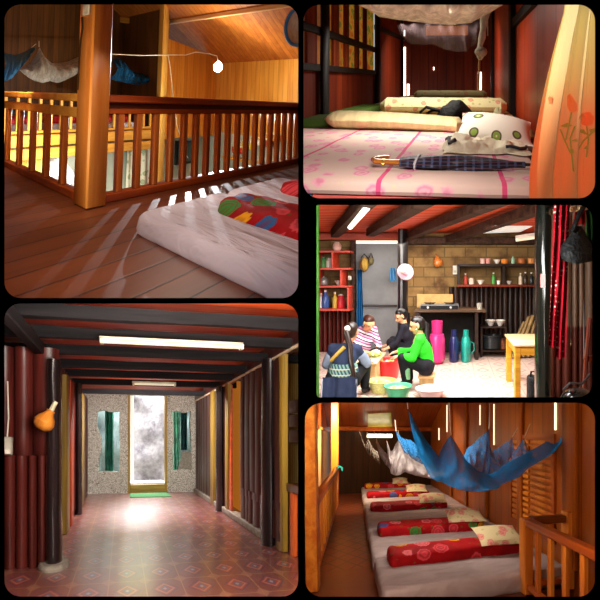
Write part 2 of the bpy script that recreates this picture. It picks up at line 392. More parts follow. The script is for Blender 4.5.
def person(room, label, base, J, mats, hair='tail', rz=0.0, group='people around the basins', soft=.62, sleeve=1.0, skirt=False, extras=None):
    J = {k: (v if k == 'tail' else V(v)) for k, v in J.items()}; f = J['face'].normalized(); up = V(J.get('headup', (0, 0, 1))).normalized(); sd = f.cross(up).normalized(); up = sd.cross(f).normalized(); hc = J['head']
    sk = MB(); top = MB(); leg = MB(); hr = MB(); ci = .014
    hips, ch = (J['hipL'] + J['hipR']) / 2, J['chest']; sh = (J['shL'] + J['shR']) / 2
    def torso(m, e):
        caps(m, J['hipL'], J['hipR'], .10 + e * .4, .10 + e * .4); caps(m, hips, ch, .105 + e, .115 + e); caps(m, ch, sh, .11 + e, .075 + e); caps(m, J['shL'], J['shR'], .058 + e, .058 + e)
        caps(m, ch + (J['shL'] - sh) * .35, ch + (J['shR'] - sh) * .35, .10 + e, .10 + e)
    torso(sk, 0); torso(top, ci)
    caps(sk, sh, hc - up * .07 - f * .015, .056, .05)
    caps(sk, hc - f * .022 + up * .018, hc + f * .012 + up * .022, .085, .078); caps(sk, hc + f * .03 - up * .03, hc + f * .042 - up * .075, .06, .036)
    caps(sk, hc + f * .085 + up * .012, hc + f * .102 - up * .022, .010, .015, 8)                                            # nose
    for q in (-1, 1): caps(sk, hc + sd * q * .078 + up * .01, hc + sd * q * .082 - up * .025, .014, .011, 8); caps(sk, hc + f * .078 + sd * q * .03 + up * .03, hc + f * .07 + sd * q * .05 + up * .026, .011, .009, 8)  # ears, brows
    caps(sk, hc + f * .083 - up * .05 - sd * .014, hc + f * .083 - up * .05 + sd * .014, .010, .010, 8)                      # lips
    for q, s_ in (('L', 1), ('R', -1)):
        S, E, Wr = J['sh' + q], J['el' + q], J['wr' + q]
        caps(sk, S, E, .047, .037); caps(sk, E, Wr, .038, .025); hand(sk, Wr, J.get('hd' + q, Wr - E), J.get('pn' + q, V((0, 0, 1))), s_)
        caps(top, S, E, .047 + ci, .041 + ci); Wc = E.lerp(Wr, sleeve); caps(top, E, Wc, .041 + ci, .034 + ci)
        H_, Kn, An, To = J['hip' + q], J['kn' + q], J['an' + q], J['to' + q]
        caps(sk, H_, Kn, .082, .055); caps(sk, Kn, An, .053, .034); caps(sk, An - V((0, 0, .01)), To, .036, .026)
        caps(leg, H_, Kn, .09 + ci, .06 + ci); caps(leg, Kn, Kn.lerp(An, .88), .058 + ci, .044 + ci)
    caps(leg, J['hipL'], J['hipR'], .106 + ci, .106 + ci)
    # hair: a cap over the back and the crown of the head
    for a, b, r in ((-.045, .03, .083), (-.02, .05, .080), (-.05, -.02, .075)): caps(hr, hc + f * a + up * b, hc + f * (a + .012) + up * b, r, r)
    for q in (-1, 1): caps(hr, hc + sd * q * .062 + up * .03 - f * .035, hc + sd * q * .062 - up * .03 - f * .045, .026, .022)
    def pl(m):
        m.v = [Matrix.Rotation(rz, 3, 'Z') @ p for p in m.v]; m.v = [V(base) + V((p.x, p.y * soft, p.z)) for p in m.v]; return m
    T = Thing(room, 'person', label, 'person', base, group)
    body = T.part('body', pl(fuse(sk, .0085, 3)), mats['skin'], sharp=180)
    sh_o = T.part('top', pl(fuse(top, .012, 5)), mats['top'], sharp=180); tr = T.part('trousers', pl(fuse(leg, .012, 5)), mats['leg'], sharp=180)
    ho = T.part('hair', pl(fuse(hr, .009, 4)), mats['hair'], sharp=180)
    for q in (-1, 1):
        T.part('eye', pl(MB().ell(hc + f * .080 + sd * q * .032 + up * .008, (.011, .011, .008), 8, 6)), plain('eye_dark', '#1a1210', .2, .5))
    T.part('lips', pl(MB().ell(hc + f * .090 - up * .05, (.018, .012, .006), 8, 6)), plain('lip', '#a8504a', .5))
    for q in 'LR':
        a, t_ = J['an' + q], J['to' + q]; m = MB(); caps(m, a - V((0, 0, .02)), t_, .043, .034); m = fuse(m, .01, 3); T.part('shoe', pl(m), mats['shoe'], sharp=180)
    if hair == 'tail':
        tl = [hc - f * .10 + up * .02, hc - f * .13 - up * .03] + [V(p) for p in J['tail']] if 'tail' in J else None
        if tl:
            k = len(tl); T.part('ponytail', pl(MB().tube(tl, [.03] + [.042 - .024 * i / k for i in range(1, k)], 12)), mats['hair'])
            if 'tie' in mats: T.part('hair_tie', pl(MB().ell(hc - f * .115 + up * .015, (.042, .042, .042), 12, 8)), mats['tie'])
    if extras: extras(T, pl, J)
    return T
# ================================================================== hall with the tiled floor (lower left opening)
H = Room(122, 441, 290, 1.0, (2.2, 301.2, 299.8, 598.5), k=.13)
def hall():
    FZ = -1.4
    XL, XR, YB = -.88, 2.02, 7.75
    # ---- materials
    t = NT('hall_tiles', .16, .5); t.rc(); S = .36
    ax, ay = t.mt('DIVIDE', t.mt('ADD', t.xyz[0], .13), S), t.mt('DIVIDE', t.xyz[1], S)
    fx, fy = t.mt('ABSOLUTE', t.mt('SUBTRACT', t.mt('FRACT', ax), .5)), t.mt('ABSOLUTE', t.mt('SUBTRACT', t.mt('FRACT', ay), .5))
    dia = t.mt('ADD', fx, fy)
    n = t.noise(t.rc(), 30, 3)
    base = t.mix(n, rgb('#a2452f'), rgb('#7e2f22'))
    c = t.mix(t.mt('GREATER_THAN', dia, .40), base, rgb('#7a443c'))
    ring = t.mt('LESS_THAN', t.mt('ABSOLUTE', t.mt('SUBTRACT', dia, .36)), .025)
    c = t.mix(ring, c, rgb('#4a4058'))
    ring2 = t.mt('LESS_THAN', t.mt('ABSOLUTE', t.mt('SUBTRACT', dia, .24)), .03)
    c = t.mix(ring2, c, rgb('#a87468'))
    c = t.mix(t.mt('LESS_THAN', dia, .14), c, rgb('#5d5a70'))
    c = t.mix(t.mt('LESS_THAN', dia, .06), c, rgb('#b08c86'))
    corner = t.mt('GREATER_THAN', dia, .80); c = t.mix(corner, c, rgb('#94604c'))
    gx = t.mt('GREATER_THAN', t.mt('MAXIMUM', fx, fy), .487); c = t.mix(gx, c, rgb('#a07250'))
    t.col(c); r = t.noise(t.rc(), 3, 2); t.put(t.b.inputs['Roughness'], t.mt('MULTIPLY_ADD', r, .16, .27)); tile = t.m
    t.b.inputs['Coat Weight'].default_value = .6; t.b.inputs['Coat Roughness'].default_value = .2
    beam_m = wood('hall_beam', '#0c0b0d', '#1f1b1d', gax=0, rough=.75, spec=.15, grain=18, bump=.3)
    post_m = wood('hall_post', '#100d0e', '#2a2122', gax=2, rough=.25, spec=.5, grain=14)
    log_m = wood('hall_log', '#35100e', '#5f221b', gax=2, rough=.4, spec=.4, grain=9, bump=.2)
    logd_m = wood('hall_log_dark', '#1f0e0d', '#451d18', gax=2, rough=.42, spec=.4, grain=9, bump=.2)
    yel_m = wood('hall_bamboo_post', '#75591f', '#a08030', gax=2, rough=.4, grain=10)
    red_m = wood('hall_red_board', '#8f2f14', '#c0522a', gax=2, rough=.4, grain=10)
    ceil_m = wood('hall_ceiling', '#9e3212', '#d8561f', gax=0, plank=.14, pax=1, rough=.5)
    conc = plain('hall_concrete', '#8e8578', .8, .2, .2, 14, .2)
    white = plain('white_plastic', '#dcd8c8', .4, .4, .05)
    # ---- floor and ceiling
    struct(H, 'floor', MB().quad((-3.4, 1.7, FZ), (3.6, 1.7, FZ), (3.6, YB + .15, FZ), (-3.4, YB + .15, FZ)), tile, 'brown patterned tile floor of the hall')
    struct(H, 'ceiling', MB().quad((-3.4, 1.7, 1.36), (3.6, 1.7, 1.36), (3.6, YB + .1, 1.36), (-3.4, YB + .1, 1.36)), ceil_m, 'red boarded ceiling of the hall')
    # ---- cross beams
    names = ['nearest dark cross beam, right under the red ceiling at the top of the hall', 'second dark cross beam of the hall, just in front of the long tube lamp',
             'third dark cross beam of the hall, just behind the long tube lamp', 'fourth dark cross beam of the hall, counted from the front', 'fifth dark cross beam of the hall, ahead of the short far tube lamp',
             'sixth dark cross beam of the hall, behind the short far tube lamp', 'farthest dark cross beam of the hall, above the stone wall']
    for nm, y in zip(names, (2.67, 3.19, 3.77, 4.43, 5.02, 5.72, 6.82)):
        m = MB()
        n = 14
        prof = [(-.03, 1.1), (.03, 1.1), (.03, 1.215), (-.03, 1.215)]
        vs = []; fs = []
        for i in range(n + 1):
            x = -3.2 + 6.6 * i / n
            for j, (a, z) in enumerate(prof): vs.append((x, y + a + .012 * fbm(x * 2, y, j), z + .012 * fbm(x * 2 + 9, y, j)))
        for i in range(n):
            for j in range(4): fs.append([i * 4 + j, i * 4 + (j + 1) % 4, i * 4 + 4 + (j + 1) % 4, i * 4 + 4 + j])
        m.add(vs, fs)
        solo(H, 'ceiling_beam', m, beam_m, nm, 'beam', 'cross beams of the hall')
    solo(H, 'ceiling_beam', MB().bar((-.93, 1.9, 1.04), (-.93, 3.45, 1.04), .11, .13, bev=.01), beam_m, 'dark beam running into the hall at upper left, ending at the round post', 'beam')
    # ---- half-log panelling
    def logs(x0, x1, y, z0, z1, n, dep, seed, along='x'):
        rnd = random.Random(seed); w = [rnd.uniform(.75, 1.25) for _ in range(n)]; sm = sum(w); cur = 0; m = MB()
        for i in range(n):
            a = x0 + (x1 - x0) * cur / sm; cur += w[i]; b = x0 + (x1 - x0) * cur / sm
            ph = rnd.uniform(0, 9); dd = dep * rnd.uniform(.8, 1.2)
            def fn(u, v):
                s = a + (b - a) * u + .010 * fbm(v * 3, ph) * (1 if 0 < u < 1 else 0); z = z0 + (z1 - z0) * v
                d = dd * math.sqrt(max(0, 1 - (2 * u - 1) ** 2)) * (1 + .2 * fbm(v * 4, ph + 5))
                return (s, y - d, z) if along == 'x' else (y - d, s, z) if along == 'r' else (y + d, s, z)
            m.grid(fn, 8, 10)
        return m
    m = logs(-3.2, -.72, 3.42, -.16, 1.05, 11, .055, 3).join(logs(-3.2, -.72, 3.36, FZ, -.16, 19, .05, 5)).b2((-3.2, 3.42, FZ), (-.8, 3.47, 1.05))
    struct(H, 'wall_front', m, log_m, 'wall of shiny dark red half logs in two tiers beside the round post')
    # left wall: boards with a stone curb
    m = logs(3.55, YB, XL - .04, FZ + .1, 1.1, 26, .03, 8, 'l').b2((XL - .3, 3.5, FZ), (XL - .02, YB, FZ + .1))
    struct(H, 'wall_left', m, log_m, 'red brown boarded left wall of the hall')
    m = logs(2.0, YB, XR + .06, FZ + .12, 1.1, 34, .03, 9, 'r')
    # right wall: lower curb, dark logs, doorway, boards
    def ry(u, v): return H.onX(u, v, XR).y
    yA, yB_, yC, yD = ry(282, 450), ry(240, 450), ry(226, 450), YB
    m = logs(yB_, yA - .02, XR + .03, FZ + .5, 1.1, 7, .05, 21, 'r').join(logs(yB_ - .02, yA - .02, XR + .02, FZ + .12, FZ + .62, 8, .05, 22, 'r'))
    m.join(logs(yC, yD, XR + .03, FZ + .1, 1.1, 10, .035, 23, 'r')).b2((XR - .01, 1.9, 1.09), (XR + .09, YB, 1.3)).b2((XR + .05, yB_, FZ), (XR + .09, yA, 1.1)).b2((XR + .05, yC, FZ), (XR + .09, yD, 1.1))
    struct(H, 'wall_right', m, logd_m, 'right wall of upright dark half logs in the hall')
    struct(H, 'trim_1', MB().b2((XR - .05, 3.9, FZ), (XR + .1, YB, FZ + .11), .01), conc, 'pale concrete curb at the foot of the right wall')
    struct(H, 'trim_2', MB().b2((XR - .03, 2.0, 1.075), (XR, YB, 1.105)), plain('trim_pale', '#c9b79a', .5), 'thin pale conduit strip along the top of the right wall')
    # room behind the right doorway: its wall glows in place of light inside
    struct(H, 'wall_right.001', MB().quad((XR + .35, yB_ - .5, FZ), (XR + .35, yC + .8, FZ), (XR + .35, yC + .8, 1.3), (XR + .35, yB_ - .5, 1.3)), glow('hall_doorway', '#e88a2a', .35, '#e09038'), 'orange wall glowing by itself, seen through the doorway on the right')
    bx = solo(H, 'door_board', MB().bar((XR + .0, yC - .25, FZ + .12), (XR + .05, yC - .12, 1.05), .03, .12, up=(0, 1, 0)), red_m, 'leaning red board in the lit doorway of the right wall', 'board')
    # near right: split bamboo screen with dark boards
    def yx(u): return H.onX(u, 450, XR + .05).y
    bam = NT('split_bamboo', .5, .3); bam.rc(); a = bam.mt('DIVIDE', bam.xyz[1], .045); rv = bam.wn(bam.mt('FLOOR', a)); fr = bam.mt('FRACT', a)
    c = bam.mix(rv, rgb('#8c6c30'), rgb('#c9a75a')); c = bam.mix(bam.mt('GREATER_THAN', fr, .86), c, rgb('#3a2a14')); bam.col(c)
    struct(H, 'wall_right.002', MB().quad((XR + .5, 1.9, FZ), (XR + .5, 4.8, FZ), (XR + .5, 4.8, 1.3), (XR + .5, 1.9, 1.3)), bam.m, 'yellow split bamboo screen at the right front of the hall')
    T = Thing(H, 'wooden_shutter', 'dark brown slatted shutter hanging on the yellow bamboo screen at right', 'shutter', (XR + .48, 3.9, 0))
    for z in (.07, .29, .5): T.part('board', MB().b2((XR + .44, 3.2, z - .1), (XR + .48, 4.14, z + .09), .008), wood('shutter_board', '#2c1410', '#57281c', gax=1, rough=.35))
    # posts, right side
    def rpost(u, w, mat, nm, label, z1=1.1, r=None, dx=.0):
        y = H.onX(u, 470, XR).y
        if r: m = MB().tube([(XR - dx + .012 * fbm(z * 2, u), y, FZ + (z1 - FZ) * i / 10) for i, z in enumerate([.3 * j for j in range(11)])], [r * (1.08 - .015 * i) for i in range(11)], 14)
        else: m = MB().b2((XR - dx - .04, y - w / 2, FZ), (XR - dx + .05, y + w / 2, z1), .012)
        solo(H, nm, m, mat, label, 'post', sharp=50)
    rpost(280, .16, yel_m, 'bamboo_post', 'yellow wooden post beside the black post nearest on the right of the hall', dx=-.02)
    rpost(271, 0, post_m, 'round_post', 'black round post on the right side of the hall, next to the dark logs', r=.085, dx=.05)
    rpost(222.5, 0, post_m, 'round_post', 'black round post farther back on the right, beside the lit doorway', r=.085, dx=.05)
    rpost(228, .12, yel_m, 'bamboo_post', 'yellow wooden post at the edge of the lit doorway on the right', dx=.0)
    rpost(214, .22, yel_m, 'bamboo_post', 'yellow wooden post deepest on the right wall, near the stone wall', dx=.02)
    # posts, left side
    yp = 3.34
    T = Thing(H, 'round_post', 'big black round post at left with the gourd ladle hanging on it', 'post', (-.76, yp, FZ))
    T.part('shaft', MB().tube([(-.76 + .015 * fbm(i * .5, 3), yp, FZ + .05 + 2.25 * i / 12) for i in range(13)], [.092 - .0012 * i for i in range(13)], 18), post_m)
    T.part('stone_base', MB().lathe([(.17, 0), (.17, .03), (.15, .06), (.0, .06)], (-.76, yp, FZ), 18), conc)
    def lpost(u, w, mat, nm, label, r=None, dx=0):
        y = H.onX(u, 470, XL).y
        if r: m = MB().tube([(XL + .05 + .012 * fbm(i * .6, u), y, FZ + 2.5 * i / 10) for i in range(11)], [r] * 11, 14)
        else: m = MB().b2((XL - .04, y - w / 2, FZ), (XL + .06 + dx, y + w / 2, 1.0), .012)
        solo(H, nm, m, mat, label, 'post', sharp=50)
    lpost(64.5, .24, yel_m, 'bamboo_post', 'yellow wooden post just behind the big black post at left')
    lpost(69, .2, red_m, 'red_post', 'reddish wooden post between the yellow posts on the left wall')
    lpost(76, 0, post_m, 'round_post', 'slim black round post halfway along the left wall', r=.07)
    lpost(80, .5, yel_m, 'bamboo_post', 'yellow wooden post farther along the left wall, beyond the slim black post')
    # gourd ladle and switch box
    c = H.onY(45, 421, yp - .11)
    T = Thing(H, 'gourd_ladle', 'orange gourd ladle with pale handle hanging on the big black post', 'ladle', c)
    g = MB().lathe([(.001, -.105), (.06, -.1), (.105, -.06), (.115, -.01), (.095, .04), (.06, .08), (.045, .11), (.05, .13), (.001, .14)], (0, 0, 0), 22); g.place(c, ry=.5, sc=(1, .6, 1))
    T.part('gourd', g, wood('gourd_skin', '#b5621a', '#e09038', gax=2, rough=.25, spec=.5, grain=5))
    h = MB().tube([(0, 0, .11), (0, 0, .24)], [.028, .026], 10); h.place(c, ry=.5, sc=(1, .6, 1)); T.part('handle', h, plain('bone', '#d8cfae', .4))
    c = H.onY(8, 446, 3.3)
    T = Thing(H, 'switch_box', 'small grey switch box on the red log wall at far left', 'switch box', c)
    T.part('box', MB().box((c.x, 3.29, c.z), (.1, .05, .2), .01), plain('switch_grey', '#a8a294', .5))
    T.part('cover', MB().box((c.x + .01, 3.258, c.z - .06), (.06, .02, .06), .008), white); T.part('cable', MB().tube([(c.x, 3.28, c.z + .1), (c.x + .01, 3.29, c.z + .3), (c.x, 3.29, c.z + .7)], .008, 6), white)
    # ---- back wall of small stones with two shaped windows and the door
    P = lambda u, v, y=YB: H.onY(u, v, y)
    st = NT('stacked_stone', .85, .2); st.rc(); vr = st.vor(st.scl(st.rc(), (22, 22, 40)), 1, 'F1'); ved = st.vor(st.scl(st.rc(), (22, 22, 40)), 1, 'DISTANCE_TO_EDGE')
    c = st.mix(vr.outputs['Color'], rgb('#a09a8c'), rgb('#e2ddd0')); e = st.step(ved.outputs['Distance'], .02, .12); c = st.mix(e, rgb('#6a6050'), c); st.col(c); st.bump(e, .7, .01)
    zt = 1.30; zb = FZ
    x0, x1 = P(87, 450).x - .15, P(200, 450).x + .3
    dl, dr = P(128, 450).x, P(167, 450).x
    dtop = P(150, 394).z
    def holed(outer, hole, name, label):
        bm = bmesh.new(); ed = []
        for loop in (outer, hole):
            vs = [bm.verts.new((x, YB, z)) for x, z in loop]; ed += [bm.edges.new((vs[i], vs[(i + 1) % len(vs)])) for i in range(len(vs))]
        bmesh.ops.triangle_fill(bm, use_beauty=True, use_dissolve=False, edges=ed)
        bad = []
        ext = bmesh.ops.extrude_face_region(bm, geom=bm.faces[:])
        bmesh.ops.translate(bm, vec=(0, .14, 0), verts=[g for g in ext['geom'] if isinstance(g, bmesh.types.BMVert)])
        return struct(H, name, MB().frm(bm), st.m, label)
    def px(pts): return [(P(u, v).x, P(u, v).z) for u, v in pts]
    holeL = px([(98, 411), (104, 410), (110, 412), (119.5, 411), (119, 430), (120, 450), (119, 472), (106, 471), (98.5, 472), (99, 460), (102, 447), (101, 436), (97, 426)])
    holeR = px([(172, 412), (179, 411), (184, 413), (191, 411), (190, 424), (191.5, 440), (192, 470), (182, 469), (173, 471), (172.5, 452), (174, 436), (173, 424)])
    wl = holed([(x0, zb), (dl, zb), (dl, zt), (x0, zt)], holeL, 'wall_back', 'stone clad back wall panel left of the door')
    wr = holed([(dr, zb), (x1, zb), (x1, zt), (dr, zt)], holeR, 'wall_back.001', 'stone clad back wall panel right of the door')
    struct(H, 'wall_back.002', MB().b2((x0, YB, dtop - .02), (x1, YB + .14, 1.4)).b2((x0 - .6, YB + .05, zb), (x0, YB + .14, 1.3)).b2((x1 - .02, YB, zb), (x1 + .6, YB + .14, 1.3)), log_m, 'dark boards above the door and stone panels')
    # window glazing with rippled panes
    gl = NT('rippled_glass', .05, .5, rgb('#bfe0d8')); gl.b.inputs['Transmission Weight'].default_value = 1; gl.rc(); gl.bump(gl.noise(gl.scl(gl.rc(), (6, 6, 1.6)), 3, 2), .25, .03); gl.b.inputs['IOR'].default_value = 1.1
    for i, hl in enumerate((holeL, holeR)):
        xs = [a for a, b in hl]; zs = [b for a, b in hl]
        T = Thing(H, 'window_%d' % (i + 1), ['irregular window in the stone wall left of the door', 'irregular window in the stone wall right of the door'][i], None, ((min(xs) + max(xs)) / 2, YB + .08, min(zs))); T.o['kind'] = 'structure'
        T.part('pane', MB().b2((min(xs) - .02, YB + .06, min(zs) - .02), (max(xs) + .02, YB + .075, max(zs) + .02)), gl.m)
    # green curtain behind the left pane, posts and slate behind the right one
    def drape(u0, u1, v0, v1, y, folds, amp, mat, label, cat='curtain'):
        a, b = P(u0, v0, y), P(u1, v1, y)
        m = MB().grid(lambda s, t: (a.x + (b.x - a.x) * s, y + amp * math.sin(s * folds * 2 * PI + t * 2), b.z + (a.z - b.z) * t), folds * 8, 6)
        return solo(H, 'window_curtain', m, mat, label, cat)
    drape(105, 113.5, 404, 478, YB + .2, 3, .03, plain('teal_curtain', '#3f8474', .7, .2, .3, 5), 'teal curtain behind the left shaped window of the hall')
    drape(181, 187.5, 404, 450, YB + .2, 2, .03, plain('dark_teal_curtain', '#1c4a4e', .7, .2, .3, 5), 'dark teal curtain behind the right shaped window of the hall')
    drape(172, 180.5, 404, 478, YB + .22, 3, .03, plain('pale_teal_curtain', '#9cc9b8', .7, .2, .3, 5), 'pale green curtain at the left of the right shaped window')
    sl = [(177, 472), (192.5, 472), (192, 453), (187, 451), (183, 452)]
    solo(H, 'slate_slab', MB().prism([P(u, v, YB + .03) for u, v in sl], (0, .025, 0)), plain('slate', '#7d776a', .85, .2, .25, 25, .3), 'grey slate slab leaning in the lower corner of the right shaped window', 'slab')
    # door frame, sill, mat
    door = Thing(H, 'door_1', 'open front door way with yellow wooden frame', None, ((dl + dr) / 2, YB, FZ)); door.o['kind'] = 'structure'
    w = .06
    for x in (dl + w / 2, dr - w / 2): door.part('jamb', MB().b2((x - w / 2, YB - .03, zb), (x + w / 2, YB + .15, dtop), .006), yel_m)
    door.part('lintel', MB().b2((dl, YB - .03, dtop - .03), (dr, YB + .15, dtop + .03), .006), yel_m)
    zs = P(150, 484).z
    door.part('threshold', MB().b2((dl + w, YB - .05, zb), (dr - w, YB + .15, zs), .01), wood('threshold_wood', '#6d5a2a', '#a8863c', gax=0, rough=.5))
    door.part('sill', MB().b2((dl + w, YB - .02, zs), (dr - w, YB + .4, zs + .05), .01), plain('white_sill', '#e8e6df', .5))
    a, b = H.onZ(130, 497.5, FZ), H.onZ(168, 493, FZ)
    solo(H, 'doormat', MB().b2((a.x, a.y - .05, FZ), (b.x, YB - .1, FZ + .02), .006), plain('mat_green', '#4f7f52', .9, .1, .3, 60, .4), 'green doormat on the tiles in front of the door', 'mat')
    # outside: rock face with greenery above, white upright
    rk = NT('rock_face', .9, .2); rk.rc(); n1 = rk.noise(rk.rc(), 1.7, 6, .65); n2 = rk.noise(rk.rc(), 7, 4)
    c = rk.ramp(rk.mt('MULTIPLY_ADD', n2, .3, rk.mt('MULTIPLY', n1, .8)), [(.35, rgb('#5a565c')), (.5, rgb('#8f8c92')), (.75, rgb('#c9c7ca'))])
    gn = rk.mix(rk.noise(rk.rc(), 9, 4), rgb('#4f8a12'), rgb('#cfe64a')); c = rk.mix(rk.step(rk.z(), 1.5, 1.9), c, gn); rk.col(c); rk.bump(n1, .6, .08)
    def rock(s, t): x = -2.4 + 6.6 * s; z = FZ + 6.2 * t; return (x, YB + 2.1 + .25 * fbm(x * 1.2, z * 1.2) + .35 * max(0, z - 1.6), z)
    struct(H, 'wall_outside', MB().grid(rock, 40, 36), rk.m, 'grey rock face outside the front door, green with plants higher up')
    struct(H, 'floor.001', MB().quad((-2.4, YB + .1, FZ - .02), (4.2, YB + .1, FZ - .02), (4.2, YB + 2.6, FZ - .02), (-2.4, YB + 2.6, FZ - .02)), plain('yard', '#b5b2aa', .9), 'pale paved yard outside the door')
    a = P(131.5, 450, YB + .9)
    solo(H, 'white_upright', MB().b2((a.x - .08, YB + .85, FZ), (a.x + .07, YB + 1.0, 1.9), .015), plain('upright_white', '#f4f2ec', .7, .2, .05), 'white upright outside at the left edge of the doorway', 'post')  # plain white upright drawn for the white strip at the doorway's left
    # ---- tube lamps
    def tube_lamp(u0, u1, v, y, label, zc=None):
        a, b = P(u0, v, y), P(u1, v, y); z = (a.z + b.z) / 2
        T = Thing(H, 'tube_lamp', label, 'lamp', ((a.x + b.x) / 2, y, z))
        T.part('housing', MB().b2((a.x, y - .02, z), (b.x, y + .03, z + .05), .008), plain('lamp_housing', '#cfc9b2', .4)); L = b.x - a.x
        T.part('tube', MB().tube([(a.x + .05, y - .03, z - .015), (b.x - .05, y - .03, z - .015)], .019, 10), glow('tube_faint_glow', '#e9ecc8', .55))  # tube taken as off, given a faint glow to look cream
        for x in (a.x + .03, b.x - .03): T.part('end_cap', MB().box((x, y - .025, z - .012), (.045, .06, .06), .008), plain('lamp_cap', '#e5dfc6', .4))
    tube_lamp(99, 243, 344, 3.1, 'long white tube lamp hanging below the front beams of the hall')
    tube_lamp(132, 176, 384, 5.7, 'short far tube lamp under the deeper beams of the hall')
    # ---- table corner at right
    tb = P(284, 490, 3.0)
    T = Thing(H, 'side_table', 'dark topped wooden table at the right edge of the hall', 'table', (2.3, 3.2, FZ))
    a = H.onX(285, 545, 1.72)
    T.part('table_top', MB().b2((2.03, 2.5, -.62), (2.5, 3.33, -.52), .01), wood('dark_top', '#33120c', '#5a2314', gax=1, rough=.3))
    for (x, y) in ((2.09, 3.26), (2.44, 3.26)): T.part('leg', MB().b2((x - .035, y - .035, FZ), (x + .035, y + .035, -.60), .008), wood('orange_leg', '#b0421a', '#d8682c', gax=2, rough=.4))
    # ---- light: daylight beyond the door, unseen fill panels added inside
    area(H, (.6, YB + 1.2, 3.3), (.6, YB + 1.2, 0), 3, 700, (1, 1, .97), 1.6)
    area(H, (.6, YB + 1.5, 2.6), (.5, 4.2, -1.4), 1.2, 330, (.93, .97, 1), .7, spread=2.4)
    area(H, (.5, 1.75, .5), (.6, 5, -.2), 1.8, 270, (1, .93, .82), 1.2)
    area(H, (.6, 6.2, .85), (.6, 7.7, -.4), 1.8, 45, (1, .97, .93), .4)
    area(H, (1.5, 2.3, .3), (2.5, 4, -.2), .5, 14, (1, .93, .82), .5)
    area(H, (.6, 5.7, 1.05), (.6, 5.8, -1), 1.7, 240, (1, .95, .92), 2.2)
